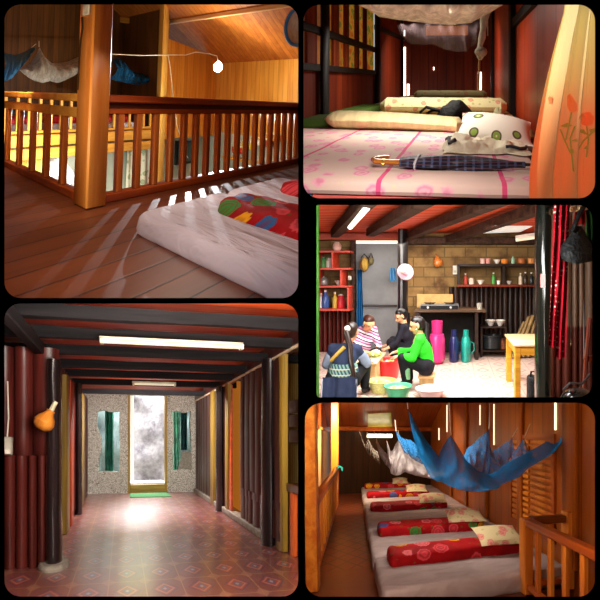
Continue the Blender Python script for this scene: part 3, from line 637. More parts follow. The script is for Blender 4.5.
# ================================================================== dormitory loft (lower right opening)
D = Room(357, 440, 280, 1.0, (302.9, 401.2, 597.4, 598.6), k=.21)
def dorm():
    FZ = -1.5; XL, XR, YB = -.42, 2.2, 7.9
    M1 = -1.3
    ow = wood('dorm_wall', '#8f420c', '#b9621a', gax=2, plank=.19, pax=1, gap='#4a1d06', rough=.35, spec=.4, grain=7, gapw=.035)
    owx = wood('dorm_wall_x', '#6e3210', '#94501a', gax=2, plank=.17, pax=0, gap='#2a1005', rough=.4, grain=7)
    dk = wood('dorm_back', '#2a1608', '#46280e', gax=2, plank=.17, pax=0, gap='#0e0703', rough=.5, grain=7)
    ora = wood('dorm_orange', '#b4581a', '#dd8a30', gax=2, rough=.35, spec=.4, grain=8)
    oray = wood('dorm_orange_y', '#8a3a10', '#b4581a', gax=1, rough=.35, spec=.4, grain=8)
    fl = NT('dorm_floor', .4, .35); fl.rc(); S = .24
    fx, fy = fl.mt('FRACT', fl.mt('DIVIDE', fl.mt('ADD', fl.xyz[0], fl.xyz[1]), S)), fl.mt('FRACT', fl.mt('DIVIDE', fl.mt('SUBTRACT', fl.xyz[0], fl.xyz[1]), S))
    g = fl.mt('MAXIMUM', fl.mt('ABSOLUTE', fl.mt('SUBTRACT', fx, .5)), fl.mt('ABSOLUTE', fl.mt('SUBTRACT', fy, .5)))
    c = fl.mix(fl.noise(fl.rc(), 9, 3), rgb('#5a2410'), rgb('#7c3a18')); c = fl.mix(fl.mt('GREATER_THAN', g, .44), c, rgb('#3a1408'))
    c = fl.mix(fl.step(fl.y(), 3.25, 3.3), fl.mix(fl.noise(fl.scl(fl.rc(), (.1, 1, 1)), 18, 3), rgb('#4f200c'), rgb('#6e3012')), c); fl.col(c)
    # stairwell: X > 1.66, Y < 2.42 stays open
    sx, sy = 1.66, 2.40
    m = MB().b2((-.55, 1.3, FZ - .1), (sx - .04, YB, FZ)).b2((sx - .04, sy - .02, FZ - .1), (XR + .1, YB, FZ))
    struct(D, 'floor', m, fl.m, 'brown floor of the sleeping loft')
    struct(D, 'floor.001', MB().quad((-3, 1.3, FZ - 1.2), (XR + .1, 1.3, FZ - 1.2), (XR + .1, YB, FZ - 1.2), (-3, YB, FZ - 1.2)), plain('lower_pale', '#cfa878', .6), 'pale floor below the stairwell')
    # right wall with battens
    m = MB().quad((XR, 1.3, FZ - 1.2), (XR, YB + .1, FZ - 1.2), (XR, YB + .1, 2.6), (XR, 1.3, 2.6))
    struct(D, 'wall_right', m, ow, 'orange vertical board wall at the head of the mattresses')
    for i, u in enumerate((572, 522, 487, 467, 452)):
        p = D.onX(u, 440, XR); w = .09 if i == 0 else .05
        struct(D, 'trim_%d' % (30 + i), MB().b2((XR - .05, p.y - w, FZ + .2), (XR, p.y + w, 2.4), .008), wood('dorm_batten', '#7c3208', '#a85a14', gax=2, rough=.35, grain=8))
    slit = glow('day_slit', '#fff2c8', 2.2)
    for i, (u, v0, v1) in enumerate(((555.5, 402, 430), (494, 404, 445), (480, 405, 425), (447, 405, 432), (439, 428, 440))):
        a, b = D.onX(u, v0, XR - .002), D.onX(u, v1, XR - .002); w = (.011, .005, .005, .014, .02)[i]
        struct(D, 'window_%d' % (30 + i), MB().b2((XR - .008, a.y - w, b.z), (XR, a.y + w, a.z)), slit, 'bright gap between two boards of the right wall')
    # louvred shutter on the right wall
    a, b = D.onX(556, 434, XR), D.onX(511, 521, XR); y0, y1 = a.y, b.y; z1, z0 = a.z, FZ + .35
    T = Thing(D, 'louvered_shutter', 'orange louvered double shutter on the right wall below the blue net', 'shutter', (XR - .02, (y0 + y1) / 2, z0))
    T.part('shutter_frame', MB().b2((XR - .03, y0, z1 - .06), (XR, y1, z1)).b2((XR - .03, y0, z0), (XR, y1, z0 + .06)).b2((XR - .03, y0, z0), (XR, y0 + .05, z1)).b2((XR - .03, y1 - .05, z0), (XR, y1, z1)), oray)
    ym = (y0 + y1) / 2
    for (q0, q1) in ((y0 + .06, ym - .02), (ym + .02, y1 - .06)):
        lv = MB()
        for j in range(15): z = z0 + .09 + (z1 - z0 - .18) * j / 14; lv.box((XR - .015, (q0 + q1) / 2, z), (.016, q1 - q0, .045), .003)
        T.part('louver_panel', lv, ora)
    # back wall, dark, with sloping boards above
    struct(D, 'wall_back', MB().quad((-.6, YB, FZ), (XR + .1, YB, FZ), (XR + .1, YB, .45), (-.6, YB, .45)), dk, 'dark boarded back wall of the loft')
    zt = D.onY(350, 428, YB).z; zt = .36
    m = MB().quad((-3, YB, zt), (XR + .1, YB, zt), (XR + .1, YB - 3.3, 2.0), (-3, YB - 3.3, 2.0))
    struct(D, 'ceiling', m, wood('dorm_ceiling', '#7a3212', '#a04c18', gax=1, plank=.2, pax=0, gap='#3a1406', rough=.35, spec=.4), 'red brown sloping boarded ceiling of the loft')
    struct(D, 'trim_36', MB().b2((-.6, YB - .08, zt - .1), (XR, YB, zt + .02), .01), oray)
    # greenish roof light panel
    def onceil(u, v): return D.onP(u, v, (0, YB, zt - .0), (0, 1.64, 3.3))
    gp = NT('roof_panel', .3, .4); gp.rc(); n = gp.noise(gp.rc(), 6, 4); gp.col(gp.mix(n, rgb('#6a4a10'), rgb('#b8a83a'))); gp.emit(gp.mix(n, rgb('#3a2408'), rgb('#a8a040')), .55)
    q = [onceil(u, v) + V((0, -.02, -.02)) for u, v in ((368, 427), (392, 426), (391, 412), (368, 413))]
    struct(D, 'window_40', MB().poly(q), gp.m, 'translucent greenish panel in the sloping ceiling')
    # tube lamp on the back wall
    a, b = D.onY(367, 436, YB - .1), D.onY(392, 436, YB - .1)
    T = Thing(D, 'tube_lamp', 'glowing white tube lamp on the dark back wall of the loft', 'lamp', ((a.x + b.x) / 2, YB - .08, a.z - .05))
    T.part('housing', MB().b2((a.x, YB - .09, a.z - .02), (b.x, YB - .02, a.z + .07), .01), plain('white_plastic', '#dcd8c8', .4, .4, .05))
    T.part('tube', MB().tube([(a.x, YB - .12, a.z), (b.x, YB - .12, a.z)], .045, 10), glow('tube_on', '#fff4d0', 5))
    # left side: lit woven wall beyond the railing
    bm = NT('bamboo_mat', .6, .2); bm.rc(); n = bm.noise(bm.scl(bm.rc(), (1, 5, .9)), 5, 4); bm.col(bm.mix(n, rgb('#b46a2a'), rgb('#f0c88a')))
    xw = -.82
    struct(D, 'wall_left', MB().quad((xw, 1.3, FZ - 1.2), (xw, 10, FZ - 1.2), (xw, 10, .26), (xw, 1.3, .26)), bm.m, 'bright woven bamboo wall beyond the left railing')
    struct(D, 'wall_left.001', MB().quad((xw, 1.3, .26), (xw, 10, .26), (xw, 10, 2.6), (xw, 1.3, 2.6)), wood('dorm_red_wall', '#8c3a14', '#b4541c', gax=2, plank=.25, pax=1, gap='#4a1d06'), 'red boards above the bamboo wall')
    struct(D, 'trim_37', MB().b2((xw, 1.3, .23), (xw + .04, 10, .29)), ora)
    # posts and railing on the left
    p = D.onZ(317, 593, FZ)
    pb, pt = V((XL - .0, 2.42, FZ)), V((XL - .06, 2.42, 1.6))
    m = MB().bar((-.44, 2.9, FZ), (-.50, 2.9, 1.6), .13, .13, up=(0, 1, 0), bev=.012)
    solo(D, 'wooden_post', m, ora, 'thick orange wooden post at the near left of the loft railing', 'post')
    yf = 6.5
    solo(D, 'wooden_post', MB().b2((XL - .17, yf - .09, FZ), (XL + .0, yf + .09, 1.6), .012), ora, 'orange wooden post at the far end of the loft railing', 'post')
    T = Thing(D, 'railing', 'orange wooden railing along the left aisle of the loft', 'railing', (XL - .03, 4.4, FZ))
    T.part('handrail', MB().b2((XL - .08, 2.97, -.7), (XL + .02, yf, -.60), .015), oray)
    T.part('bottom_rail', MB().b2((XL - .06, 2.97, FZ + .04), (XL, yf, FZ + .1), .008), oray)
    for i in range(13): y = 3.12 + .26 * i; T.part('baluster', MB().b2((XL - .05, y - .025, FZ + .1), (XL - .005, y + .025, -.7), .006), ora)
    # railing round the stairwell
    T = Thing(D, 'stair_railing', 'orange wooden railing around the stairwell at lower right', 'railing', (sx, sy, FZ))
    T.part('newel_post', MB().b2((sx - .05, sy - .05, FZ), (sx + .05, sy + .05, -.77), .01), ora)
    T.part('newel_post', MB().b2((XR - .1, sy - .05, FZ), (XR - .01, sy + .05, -.72), .01), ora)
    T.part('handrail', MB().b2((sx - .045, 1.3, -.83), (sx + .045, sy - .05, -.76), .01), oray)
    T.part('handrail', MB().b2((sx + .05, sy - .045, -.83), (XR - .1, sy + .045, -.76), .01), wood('dorm_dark_rail', '#4a1c08', '#7a3a14', gax=0, rough=.35))
    T.part('bottom_rail', MB().b2((sx - .03, 1.3, FZ + .06), (sx + .03, sy - .05, FZ + .11), .006), oray); T.part('bottom_rail', MB().b2((sx + .05, sy - .03, FZ + .06), (XR - .1, sy + .03, FZ + .11), .006), oray)
    for y in (2.22, 2.05, 1.88, 1.7, 1.52): T.part('baluster', MB().b2((sx - .022, y - .022, FZ + .11), (sx + .022, y + .022, -.83), .005), ora)
    for x in (1.8, 1.94): T.part('baluster', MB().b2((x - .02, sy - .02, FZ + .11), (x + .02, sy + .02, -.83), .005), ora)
    # mattresses, quilts, pillows
    mm = sheet_mat('dorm_sheet', '#a39494', .12, .8); ms = cloth('dorm_sheet_side', '#cdc6cf', .8, .2)
    qm = quilt_mat('red_quilt', 4.6); pm = floral_mat('dorm_pillow', '#cdbf96', ('#d88a8a', '#c8605e'), '#9aa06a', 7, .4)
    rows = [(2.40, 3.10, 'nearest, beside the stair railing'), (3.13, 4.02, 'second from the front'), (4.05, 5.36, 'third and middle of the row'), (5.39, 6.5, 'fourth from the front'), (6.53, 7.75, 'farthest back, near the dark wall')]
    order = ['nearest', 'second', 'middle', 'fourth', 'farthest']
    for i, (y0, y1, w) in enumerate(rows):
        x0 = .2 + (.0, -.03, -.05, -.06, -.08)[i]; x1 = XR - .03; rz = .045 if i == 0 else 0; H_ = .2
        L, Wd = x1 - x0, y1 - y0; c = ((x0 + x1) / 2, (y0 + y1) / 2, FZ)
        sd = i * 7.3
        def fn(x, y): return .012 * fbm(x * 2.2 + sd, y * 6) + .006 * fbm(x * 9 + sd, y * 9)
        T = Thing(D, 'mattress', 'white sheeted mattress %s on the loft floor' % w, 'mattress', c, 'mattresses in a row on the loft floor')
        T.part('mattress_pad', MB().pad(L, Wd, H_, .05, 34, 14, fn).place(c, rz=rz), mm if i else mm)
        yq = {0: 2.87 - .07, 1: 3.66, 2: 5.0, 3: 6.17, 4: 7.38}[i]; xq0 = {0: .33, 1: .29, 2: .25, 3: .22, 4: .2}[i]; xq1 = {0: 1.9, 1: 1.85, 2: 1.75, 3: 1.7, 4: 1.5}[i]
        Lq = xq1 - xq0; wq = {0: .28, 1: .32, 2: .33, 3: .3, 4: .3}[i]; hq = (.15, .15, .13, .13, .13)[i]
        def fq(x, y): return .010 * fbm(x * 4 + sd, y * 5 + 3) + .006 * math.cos(y / wq * 2 * PI * 1.5)
        q = MB().pad(Lq, wq, hq, .06, 30, 8, fq)
        q.rc = [p + V((sd * 1.3, sd, 0)) for p in q.rc]
        cq = ((xq0 + xq1) / 2, yq + wq / 2, FZ + H_ - .005)
        solo(D, 'folded_quilt', q.place(cq, rz=rz), qm, 'red flowered quilt folded long on the %s mattress of the loft' % order[i], 'quilt', 'folded red quilts in the loft')
        pl = MB().puff((.56, .58, .55, .5, .45)[i], .36, .14, 12); xp = (1.66, 1.6, 1.47, 1.4, 1.2)[i]
        pl.rc = [p + V((sd, 2 * sd, 0)) for p in pl.rc]
        pl.place((xp, yq + wq / 2 + .02, FZ + H_ + hq - .025), rz=rz - .1, rx=.28)
        solo(D, 'pillow', pl, pm, 'pale flowered pillow lying on the quilt of the %s mattress' % order[i], 'pillow', 'pillows in the loft')
    # teal cloth on the railing end
    c = D.onX(338, 467, XL)
    m = MB().grid(lambda u, v: (XL - .05 + .16 * u, c.y - .35 + .5 * v + .05 * fbm(u * 3, v * 3), -.585 + .04 * fbm(u * 5, v * 5, 2) - .16 * max(0, abs(2 * u - 1) - .5)), 12, 10)
    solo(D, 'cloth_rag', m, cloth('teal_cloth', '#12766e', .8, .4), 'teal cloth lying over the far end of the left railing', 'cloth')
    # mosquito nets, gathered up on strings
    blue = net_mat('blue_net', '#1c86d8', .72, .98); blue2 = net_mat('blue_net_dim', '#2a6ea8', .62, .74); whi = net_mat('white_net', '#d8cfd0', .6, .95); gry = net_mat('grey_net', '#9a928c', .45, .8)
    P = lambda u, v, y: D.onY(u, v, y)
    def net(label, top, bot, yt, yb, mat, by=-.18, nu=60, strings=(), grp='mosquito nets gathered up over the loft mattresses'):
        tp = [P(u, v, yt + d) for u, v, *r in top for d in [r[0] if r else 0]]; bt = [P(u, v, yb) for u, v in bot]
        base = bt[len(bt) // 2]
        T = Thing(D, 'mosquito_net', label, 'mosquito net', base, grp)
        T.part('netting', sheet(tp, bt, nu, 12, (0, by, -.03), .05, yt), mat, sharp=80)
        for (u, v, u2, v2) in strings:
            T.part('string', MB().tube([P(u, v, yt), P(u2, v2, yt + .02)], .006, 5), plain('string_white', '#c9b9a0', .7))
        return T
    net('big bright blue mosquito net sagging in front over the nearest mattresses',
        [(408, 409), (416, 424), (426, 440), (438, 456), (445, 444), (451, 435), (458, 447), (466, 460), (478, 471), (490, 475), (500, 469), (513, 460), (530, 450), (548, 441), (563, 432)],
        [(408, 411), (412, 432), (419, 456), (430, 477), (440, 482), (450, 487), (460, 490), (472, 492.5), (484, 492), (496, 489), (506, 484), (520, 475), (537, 463), (553, 450), (564, 434)], 2.75, 2.5, blue, -.1,
        strings=((408, 409, 407, 402.2), (451, 435, 449, 403), (563, 433, 581, 424)))
    net('blue mosquito net behind the big one, with a tall peak right of centre', [(462, 457), (470, 446), (480, 437), (489, 429), (487, 440), (492, 452), (502, 446), (512, 437)], [(464, 466), (470, 470), (478, 473), (484, 476), (490, 478), (496, 478), (503, 473), (511, 455)], 3.15, 3.05, blue2, -.06, 36, strings=((489, 429, 490, 403), (512, 437, 518, 428)))
    net('small blue mosquito net peak farthest right behind the big one', [(503, 473), (512, 456), (518, 446), (524, 438), (528, 448), (533, 456)], [(505, 480), (511, 478), (517, 474), (522, 470), (527, 466), (533, 458)], 2.95, 2.88, blue2, -.04, 26, strings=((524, 438, 530, 424),))
    net('dim blue mosquito net hanging between the white nets and the big blue one', [(396, 431), (402, 438), (410, 440), (420, 446), (432, 456)], [(398, 440), (404, 452), (412, 458), (422, 464), (434, 470)], 3.5, 3.4, blue2, -.06, 26, strings=((396, 431, 395, 420),))
    net('largest white mosquito net, nearest of the white ones beside the blue net', [(386, 438), (391, 452), (395, 446), (399, 437), (404, 449), (412, 456), (421, 459), (431, 465), (444, 470)], [(386, 440), (388, 460), (391, 474), (397, 475.5), (405, 472), (414, 475), (424, 478), (434, 478.5), (444, 473)], 3.9, 3.7, whi, -.12, 44, strings=((386, 438, 385, 434), (399, 437, 398, 430)))
    net('white mosquito net second in line, with a sharp peak near the tube lamp', [(376, 438), (380, 446), (385, 452), (389, 456)], [(376, 441), (379, 455), (385, 464), (391, 470)], 4.9, 4.8, whi, -.08, 24, strings=((376, 438, 374, 431),))
    net('greyish white mosquito net farthest along the line', [(361, 436), (365, 445), (368, 438), (373, 448), (378, 452)], [(362, 440), (366, 450), (370, 456), (375, 460), (380, 464)], 5.9, 5.8, gry, -.08, 24, strings=((361, 436, 359, 431), (368, 438, 367, 432)))
    # light: unseen fill panels added inside the loft
    area(D, (.55, 1.5, -.15), (1.3, 4.5, -.5), .9, 40, (1, .82, .62), .45)
    area(D, (.0, 6.0, .28), (-.82, 6.9, -.2), .5, 70, (1, .88, .62), .5)
    area(D, (.8, 3.4, .32), (.9, 3.6, -1), 1.0, 42, (1, .86, .70), 1.6)
    area(D, (1.0, 5.8, .4), (1.2, 5.8, -1), .9, 34, (1, .82, .58), 1.6)
# ================================================================== mezzanine with the corner post (upper left opening)
A = Room(151, 98, 349, 1.1, (2.2, 2.2, 299.8, 299.6), roll=.038)
def mezz():
    FZ = -.93
    E1, E2 = V((.742, .671, 0)), V((-.671, .742, 0)); C = A.onZ(86, 210.5, FZ); C.z = 0
    def loc(p): d = V((p.x - C.x, p.y - C.y, 0)); return d.dot(E1), d.dot(E2), p.z
    def fl(u, v, z=FZ): return loc(A.onZ(u, v, z))
    def onb(u, v, b): return loc(A.onP(u, v, C + E2 * b, E2))
    def ona(u, v, a): return loc(A.onP(u, v, C + E1 * a, E1))
    def G(m): return m.basis(C, E1, E2)                     # (along right rail, along left rail, up)
    L2 = fl(80, 131.5)[1]; L1 = onb(217, 62, L2)[0]; zA = onb(217, 64, L2)[2]

    ow = wood('mezz_wall', '#c27420', '#eaa848', gax=2, plank=.16, pax=1, gap='#7a3c0c', rough=.6, spec=.2, grain=6, gapw=.03)
    owa = wood('mezz_wall_a', '#c27420', '#e8a040', gax=2, plank=.16, pax=0, gap='#7a3c0c', rough=.6, spec=.2, grain=6, gapw=.03)
    dk = wood('mezz_dark', '#4a2a0e', '#7a4a1a', gax=2, plank=.18, pax=0, gap='#201004', rough=.5, grain=6)
    flo = wood('mezz_floor', '#4f2210', '#743a1c', gax=0, plank=.17, pax=1, gap='#2a0e06', rough=.42, spec=.35, grain=7, gapw=.05)
    yl = wood('mezz_post_y', '#c88a30', '#e8b458', gax=2, rough=.4, spec=.35, grain=7); rd = wood('mezz_rail', '#7a2c0e', '#a84a18', gax=0, rough=.35, spec=.45, grain=8)
    bal = wood('mezz_baluster', '#a0481a', '#cc7430', gax=2, rough=.35, spec=.45, grain=8); yb = wood('mezz_beam_y', '#c07a22', '#e2a848', gax=0, rough=.45, grain=6)
    # floor with the opening beyond the railings
    m = MB().b2((-4, -4, FZ - .12), (9, .14, FZ)).b2((-4, .14, FZ - .12), (.14, 9, FZ))
    struct(A, 'floor', G(m), flo, 'red brown plank floor of the mezzanine')
    lz = FZ - 2.4
    struct(A, 'floor.001', G(MB().quad((.1, .1, lz), (12, .1, lz), (12, L2 + .6, lz), (.1, L2 + .6, lz))), plain('low_floor', '#8a6a50', .6), 'floor of the storey below')
    # wall A (far, right of the tall post), wall B (right side), lower wall
    pa = onb(162, 80, L2)[0]
    struct(A, 'wall_back', G(MB().quad((pa, L2 + .02, FZ - .35), (L1 + .02, L2 + .02, FZ - .35), (L1 + .02, L2 + .02, zA + .25), (pa, L2 + .02, zA + .6))), owa, 'orange boarded far wall right of the slim post')
    struct(A, 'wall_right', G(MB().quad((L1, -4, FZ - .2), (L1, L2 + .02, FZ - .2), (L1, L2 + .02, zA + .3), (L1, -4, zA + .3))), ow, 'orange boarded wall on the right behind the bulb')
    lw = NT('low_wall', .8, .2); lw.rc(); lw.col(lw.mix(lw.noise(lw.scl(lw.rc(), (1, 1, .4)), 2.2, 3), rgb('#8f9a86'), rgb('#d6dccb')))
    struct(A, 'wall_back.001', G(MB().quad((-3, L2 + .5, lz), (L1 + .1, L2 + .5, lz), (L1 + .1, L2 + .5, FZ - .1), (-3, L2 + .5, FZ - .1)).quad((L1, -4, lz), (L1, L2 + .5, lz), (L1, L2 + .5, FZ - .2), (L1, -4, FZ - .2))), lw.m, 'pale green grey wall of the storey below')
    # far sleeping gallery: floor, front beams, railing, dim back wall and roof
    struct(A, 'floor.002', G(MB().b2((-6, L2, FZ - .12), (pa, L2 + 3, FZ - .02))), plain('gallery_floor', '#5a2c14', .5), 'floor of the far gallery')
    for (z0, z1, lab, off) in ((FZ - .30, FZ - .03, 'upper yellow floor beam under the far gallery railing', 0), (FZ - .62, FZ - .36, 'lower yellow floor beam under the far gallery', .05)):
        solo(A, 'floor_beam', G(MB().b2((-6, L2 - .06 + off, z0), (pa - .02, L2 + .12 + off, z1), .015)), yb, lab, 'beam', 'floor beams under the far gallery')
    struct(A, 'wall_back.002', G(MB().quad((-6, L2 + 2.2, FZ - .1), (pa + .1, L2 + 2.2, FZ - .1), (pa + .1, L2 + 2.2, 3.4), (-6, L2 + 2.2, 3.4))), dk, 'dim brown boarded wall at the back of the far gallery')
    struct(A, 'wall_right.001', G(MB().quad((pa + .05, L2, FZ - .1), (pa + .05, L2 + 2.3, FZ - .1), (pa + .05, L2 + 2.3, 3), (pa + .05, L2, 3))), dk, 'side boards of the far gallery')
    T = Thing(A, 'railing', 'far wooden railing across the opening, along the front of the far gallery', 'railing', C + E1 * 0 + E2 * L2 + V((0, 0, FZ)))
    T.part('handrail', G(MB().b2((-5, L2 - .06, -.09), (pa - .1, L2 + .06, .02), .01)), yb)
    T.part('bottom_rail', G(MB().b2((-5, L2 - .04, FZ), (pa - .1, L2 + .04, FZ + .07), .01)), yb)
    i = 0; x = -3.6
    while x < pa - .2:
        T.part('baluster', G(MB().b2((x - .035, L2 - .03, FZ + .07), (x + .035, L2 + .03, -.09), .006)), yl); x += .27
    solo(A, 'wooden_post', G(MB().b2((pa - .13, L2 - .1, lz), (pa + .13, L2 + .1, 3.2), .012)), yl, 'slim orange post at the right end of the far gallery railing', 'post')
    # ceilings: slope over the right part, eave beam, boards over the gallery
    h0 = zA + .02
    cei = wood('mezz_ceiling', '#a0521c', '#cc7c30', gax=0, plank=.15, pax=1, gap='#5a280a', rough=.6, spec=.2, grain=6)
    def oncl(u, v): return A.onP(u, v, C + E1 * L1 + V((0, 0, h0)), N)
    S1 = .55
    N = (E1 * S1 + V((0, 0, 1)))
    struct(A, 'ceiling', G(MB().quad((L1, -4, h0), (L1, L2 + 2.3, h0), (L1 - 6.5, L2 + 2.3, h0 + 6.5 * S1), (L1 - 6.5, -4, h0 + 6.5 * S1))), cei, 'sloping orange boarded ceiling')
    def clp(u, v): return loc(oncl(u, v))
    def cbeam(p, q, w, h, label, mat):
        p, q = V(clp(*p)), V(clp(*q)); solo(A, 'ceiling_beam', G(MB().bar(p - V((0, 0, h * .5)), q - V((0, 0, h * .5)), w, h, bev=.01)), mat, label, 'beam', 'beams under the sloping ceiling')
    cbeam((167, 21), (300, 0.5), .10, .12, 'pale edged ceiling beam rising to the upper right from the slim far post', wood('mezz_trim', '#d8a060', '#f0c890', gax=0, rough=.4))
    cbeam((90, 13), (169, 23), .16, .2, 'orange ceiling beam from the thick post to the slim far post', yb)
    # corner post
    T = Thing(A, 'corner_post', 'thick square wooden post at the corner of the two near railings', 'post', C + V((0, 0, FZ)))
    T.part('shaft', G(MB().b2((0, 0, FZ), (.2, .22, 2.2), .014)), wood('mezz_cornerpost', '#a85a1c', '#d08a3c', gax=2, rough=.4, spec=.4, grain=5))
    T.part('socket', G(MB().box((-.012, .09, V(ona(81, 11, 0)).z), (.025, .1, .11), .008)), plain('socket_grey', '#c9c5b2', .5), 'grey white socket box')
    cw = [ona(u, v, -.008) for u, v in ((82, 17), (82.5, 28), (80.5, 40), (79.5, 55), (78.5, 75), (77.5, 90))]
    T.part('cable', G(MB().tube(cw, .008, 6)), plain('cable_dark', '#3a2410', .5))
    # near railings
    T = Thing(A, 'railing', 'near wooden railing running to the right from the thick corner post', 'railing', C + E1 * 1.5 + E2 * .1 + V((0, 0, FZ)))
    T.part('handrail', G(MB().b2((.2, .04, -.055), (7.5, .18, .015), .012)), rd)
    T.part('upper_rail', G(MB().b2((.2, .075, -.155), (7.5, .145, -.105), .006)), rd)
    T.part('bottom_rail', G(MB().b2((.2, .06, FZ + .0), (7.5, .16, FZ + .075), .008)), rd)
    xs = [onb(u, 150, .11)[0] for u in (119, 137, 154.5, 170, 183, 195, 206, 217, 227, 236.5, 245.5, 254, 262)]; dx = (xs[-1] - xs[3]) / 9
    while xs[-1] < 5.6: xs.append(xs[-1] + dx)
    for x in xs: T.part('baluster', G(MB().b2((x - .034, .08, FZ + .075), (x + .034, .14, -.155), .006)), bal)
    T.part('rail_infill', G(MB().b2((.2, .08, -.11), (4.6, .14, -.055), .004)), wood('mezz_slots', '#2a0c04', '#4a1a08', gax=0))  # dark bar filling the gap between handrail and upper rail
    T = Thing(A, 'railing', 'near wooden railing on the left, running back from the thick corner post', 'railing', C + E1 * .1 + E2 * 1.2 + V((0, 0, FZ)))
    T.part('handrail', G(MB().b2((.04, .22, -.055), (.18, 4.5, .015), .012)), yb)
    T.part('upper_rail', G(MB().b2((.075, .22, -.2), (.145, 4.5, -.11), .006)), yb)
    T.part('bottom_rail', G(MB().b2((.06, .22, FZ), (.16, 4.5, FZ + .075), .008)), rd)
    for u in (63.5, 46.5, 32.5, 19.5, 7.5):
        x = ona(u, 140, .1)[1]
        T.part('baluster', G(MB().b2((.075, x - .034, FZ + .075), (.135, x + .034, -.2), .006)), bal)
    # bulb and cord
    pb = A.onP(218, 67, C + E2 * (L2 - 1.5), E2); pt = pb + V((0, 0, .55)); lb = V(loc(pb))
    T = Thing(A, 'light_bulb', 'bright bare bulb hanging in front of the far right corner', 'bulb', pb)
    T.part('glass', MB().ell(pb, (.13, .13, .15), 16, 10), glow('bulb_on', '#f4ffe8', 60)); T.part('bulb_holder', MB().tube([pb + V((0, 0, .09)), pb + V((0, 0, .2))], .03, 10), plain('white_plastic', '#dcd8c8', .4, .4, .05))  # glass drawn oversize so its shape takes in the bulb's halo
    P2 = lambda u, v, b: A.onP(u, v, C + E2 * b, E2)
    cd = [pb + V((0, 0, .18)), P2(217, 56, L2 - 1.4), P2(210, 54, L2 - 1.1), P2(203, 53, L2 - .8), P2(196, 52, L2 - .5), P2(186, 55, L2 - .2), P2(169, 55, L2 - .15), P2(140, 55.5, L2 - .15), P2(112, 54, L2 - .15)]
    solo(A, 'electric_cord', MB().tube(cd, .014, 6), plain('cord_white', '#e8ddc0', .6), 'white cord strung from the bulb to the left past the slim post', 'cord')
    cd = [P2(168, 55, L2 - .16), P2(170, 66, L2 - .16), P2(172, 85, L2 - .16), P2(174, 105, L2 - .16), P2(177, 125, L2 - .16), P2(181, 138, L2 - .16), P2(183, 150, L2 - .2), P2(188, 158, L2 - .2)]
    solo(A, 'electric_cord', MB().tube(cd, .014, 6), plain('cord_white'), 'white cord dropping from the slim far post to the storey below', 'cord')
    # mattresses and quilts at lower right
    K = fl(133, 233, FZ); H_ = .15
    sm = cloth('mezz_sheet', '#c9c2d2', .75, 1.0, (7, 2.0, 2), .05)
    qm = quilt_mat('red_quilt_big', 5.6)
    Wm = 1.0; Lm = 2.6
    def fn(x, y): return .014 * fbm(x * 5, y * 1.6) + .010 * fbm(x * 11 + 3, y * 2.2) * (1 if y > -.5 else .5)
    def mat_(a0, label, w=Wm, d=0):
        m = MB().pad(w, Lm, H_, .07, 26, 40, fn); m.place((a0 + w / 2, K[1] - Lm / 2 + d, FZ))
        T = Thing(A, 'mattress', label, 'mattress', C + E1 * (a0 + w / 2) + E2 * (K[1] - Lm / 2) + V((0, 0, FZ)), 'mattresses on the mezzanine floor'); T.part('mattress_pad', G(m), sm)
    mat_(K[0], 'white sheeted mattress on the mezzanine floor, nearest the thick post'); mat_(K[0] + Wm + .03, 'white mattress behind the near one, by the right edge of the mezzanine')
    def quilt(u, v, w, L, hq, label, sd):
        q0 = fl(u, v, FZ + H_)
        def fq(x, y): return .034 * fbm(x * 5 + sd, y * 4) + .014 * fbm(x * 12, y * 9 + sd)
        m = MB().pad(w, L, hq, .09, 16, 34, fq); m.rc = [p + V((sd, sd, 0)) for p in m.rc]
        m.place((q0[0] + w / 2, q0[1] - L / 2, FZ + H_ - .01)); solo(A, 'folded_quilt', G(m), qm, label, 'quilt', 'red quilts on the mezzanine mattresses')
    quilt(213, 212, .42, 2.0, .11, 'red flowered quilt on the near white mattress of the mezzanine', 3.31); quilt(277, 192, .42, 2.0, .11, 'red flowered quilt at the right edge, on the farther mezzanine mattress', 7.7)
    # nets over the far gallery
    blue = net_mat('mezz_blue_net', '#3f88b8', .7, .95); whi = net_mat('mezz_white_net', '#cfcabc', .55, .9); b2 = net_mat('mezz_blue_net_dim', '#1d5c86', .7, .95)
    Pn = lambda u, v, b: A.onP(u, v, C + E2 * b, E2)
    def net(label, top, bot, b, mat, strings=()):
        tp = [Pn(u, v, b + .3) for u, v in top]; bt = [Pn(u, v, b) for u, v in bot]
        T = Thing(A, 'mosquito_net', label, 'mosquito net', bt[len(bt) // 2], 'mosquito nets over the far gallery')
        T.part('netting', sheet(tp, bt, 44, 10, E2 * -.3, .09, b), mat, sharp=80)
        for u, v, u2, v2 in strings: T.part('string', MB().tube([Pn(u, v, b + .3), Pn(u2, v2, b + .3)], .01, 5), plain('string_white', '#c9b9a0', .7))
    net('light blue mosquito net hanging at the far left of the gallery', [(1, 52), (8, 54), (16, 55), (24, 52), (31, 48)], [(1, 80), (6, 81), (12, 78), (20, 68), (31.5, 49)], L2 + .9, blue, ((31, 48, 36, 44),))
    net('white mosquito net with a tall peak, left of the thick post', [(20, 69), (28, 66), (34, 58), (39, 47), (44, 56), (50, 63), (58, 63), (66, 62), (78, 57)], [(20, 70), (27, 77), (35, 81), (42, 83), (50, 81), (58, 83), (66, 80), (72, 77), (78, 73)], L2 + .8, whi, ((39, 47, 39, 41),))
    net('dark blue mosquito net hanging right of the thick post', [(111, 62), (116, 58), (120, 59), (126, 66), (133, 72), (142, 73), (150, 68), (157, 65)], [(110, 78), (116, 81), (122, 82), (130, 84), (138, 85), (146, 84), (152, 82), (157, 78)], L2 + .8, b2)
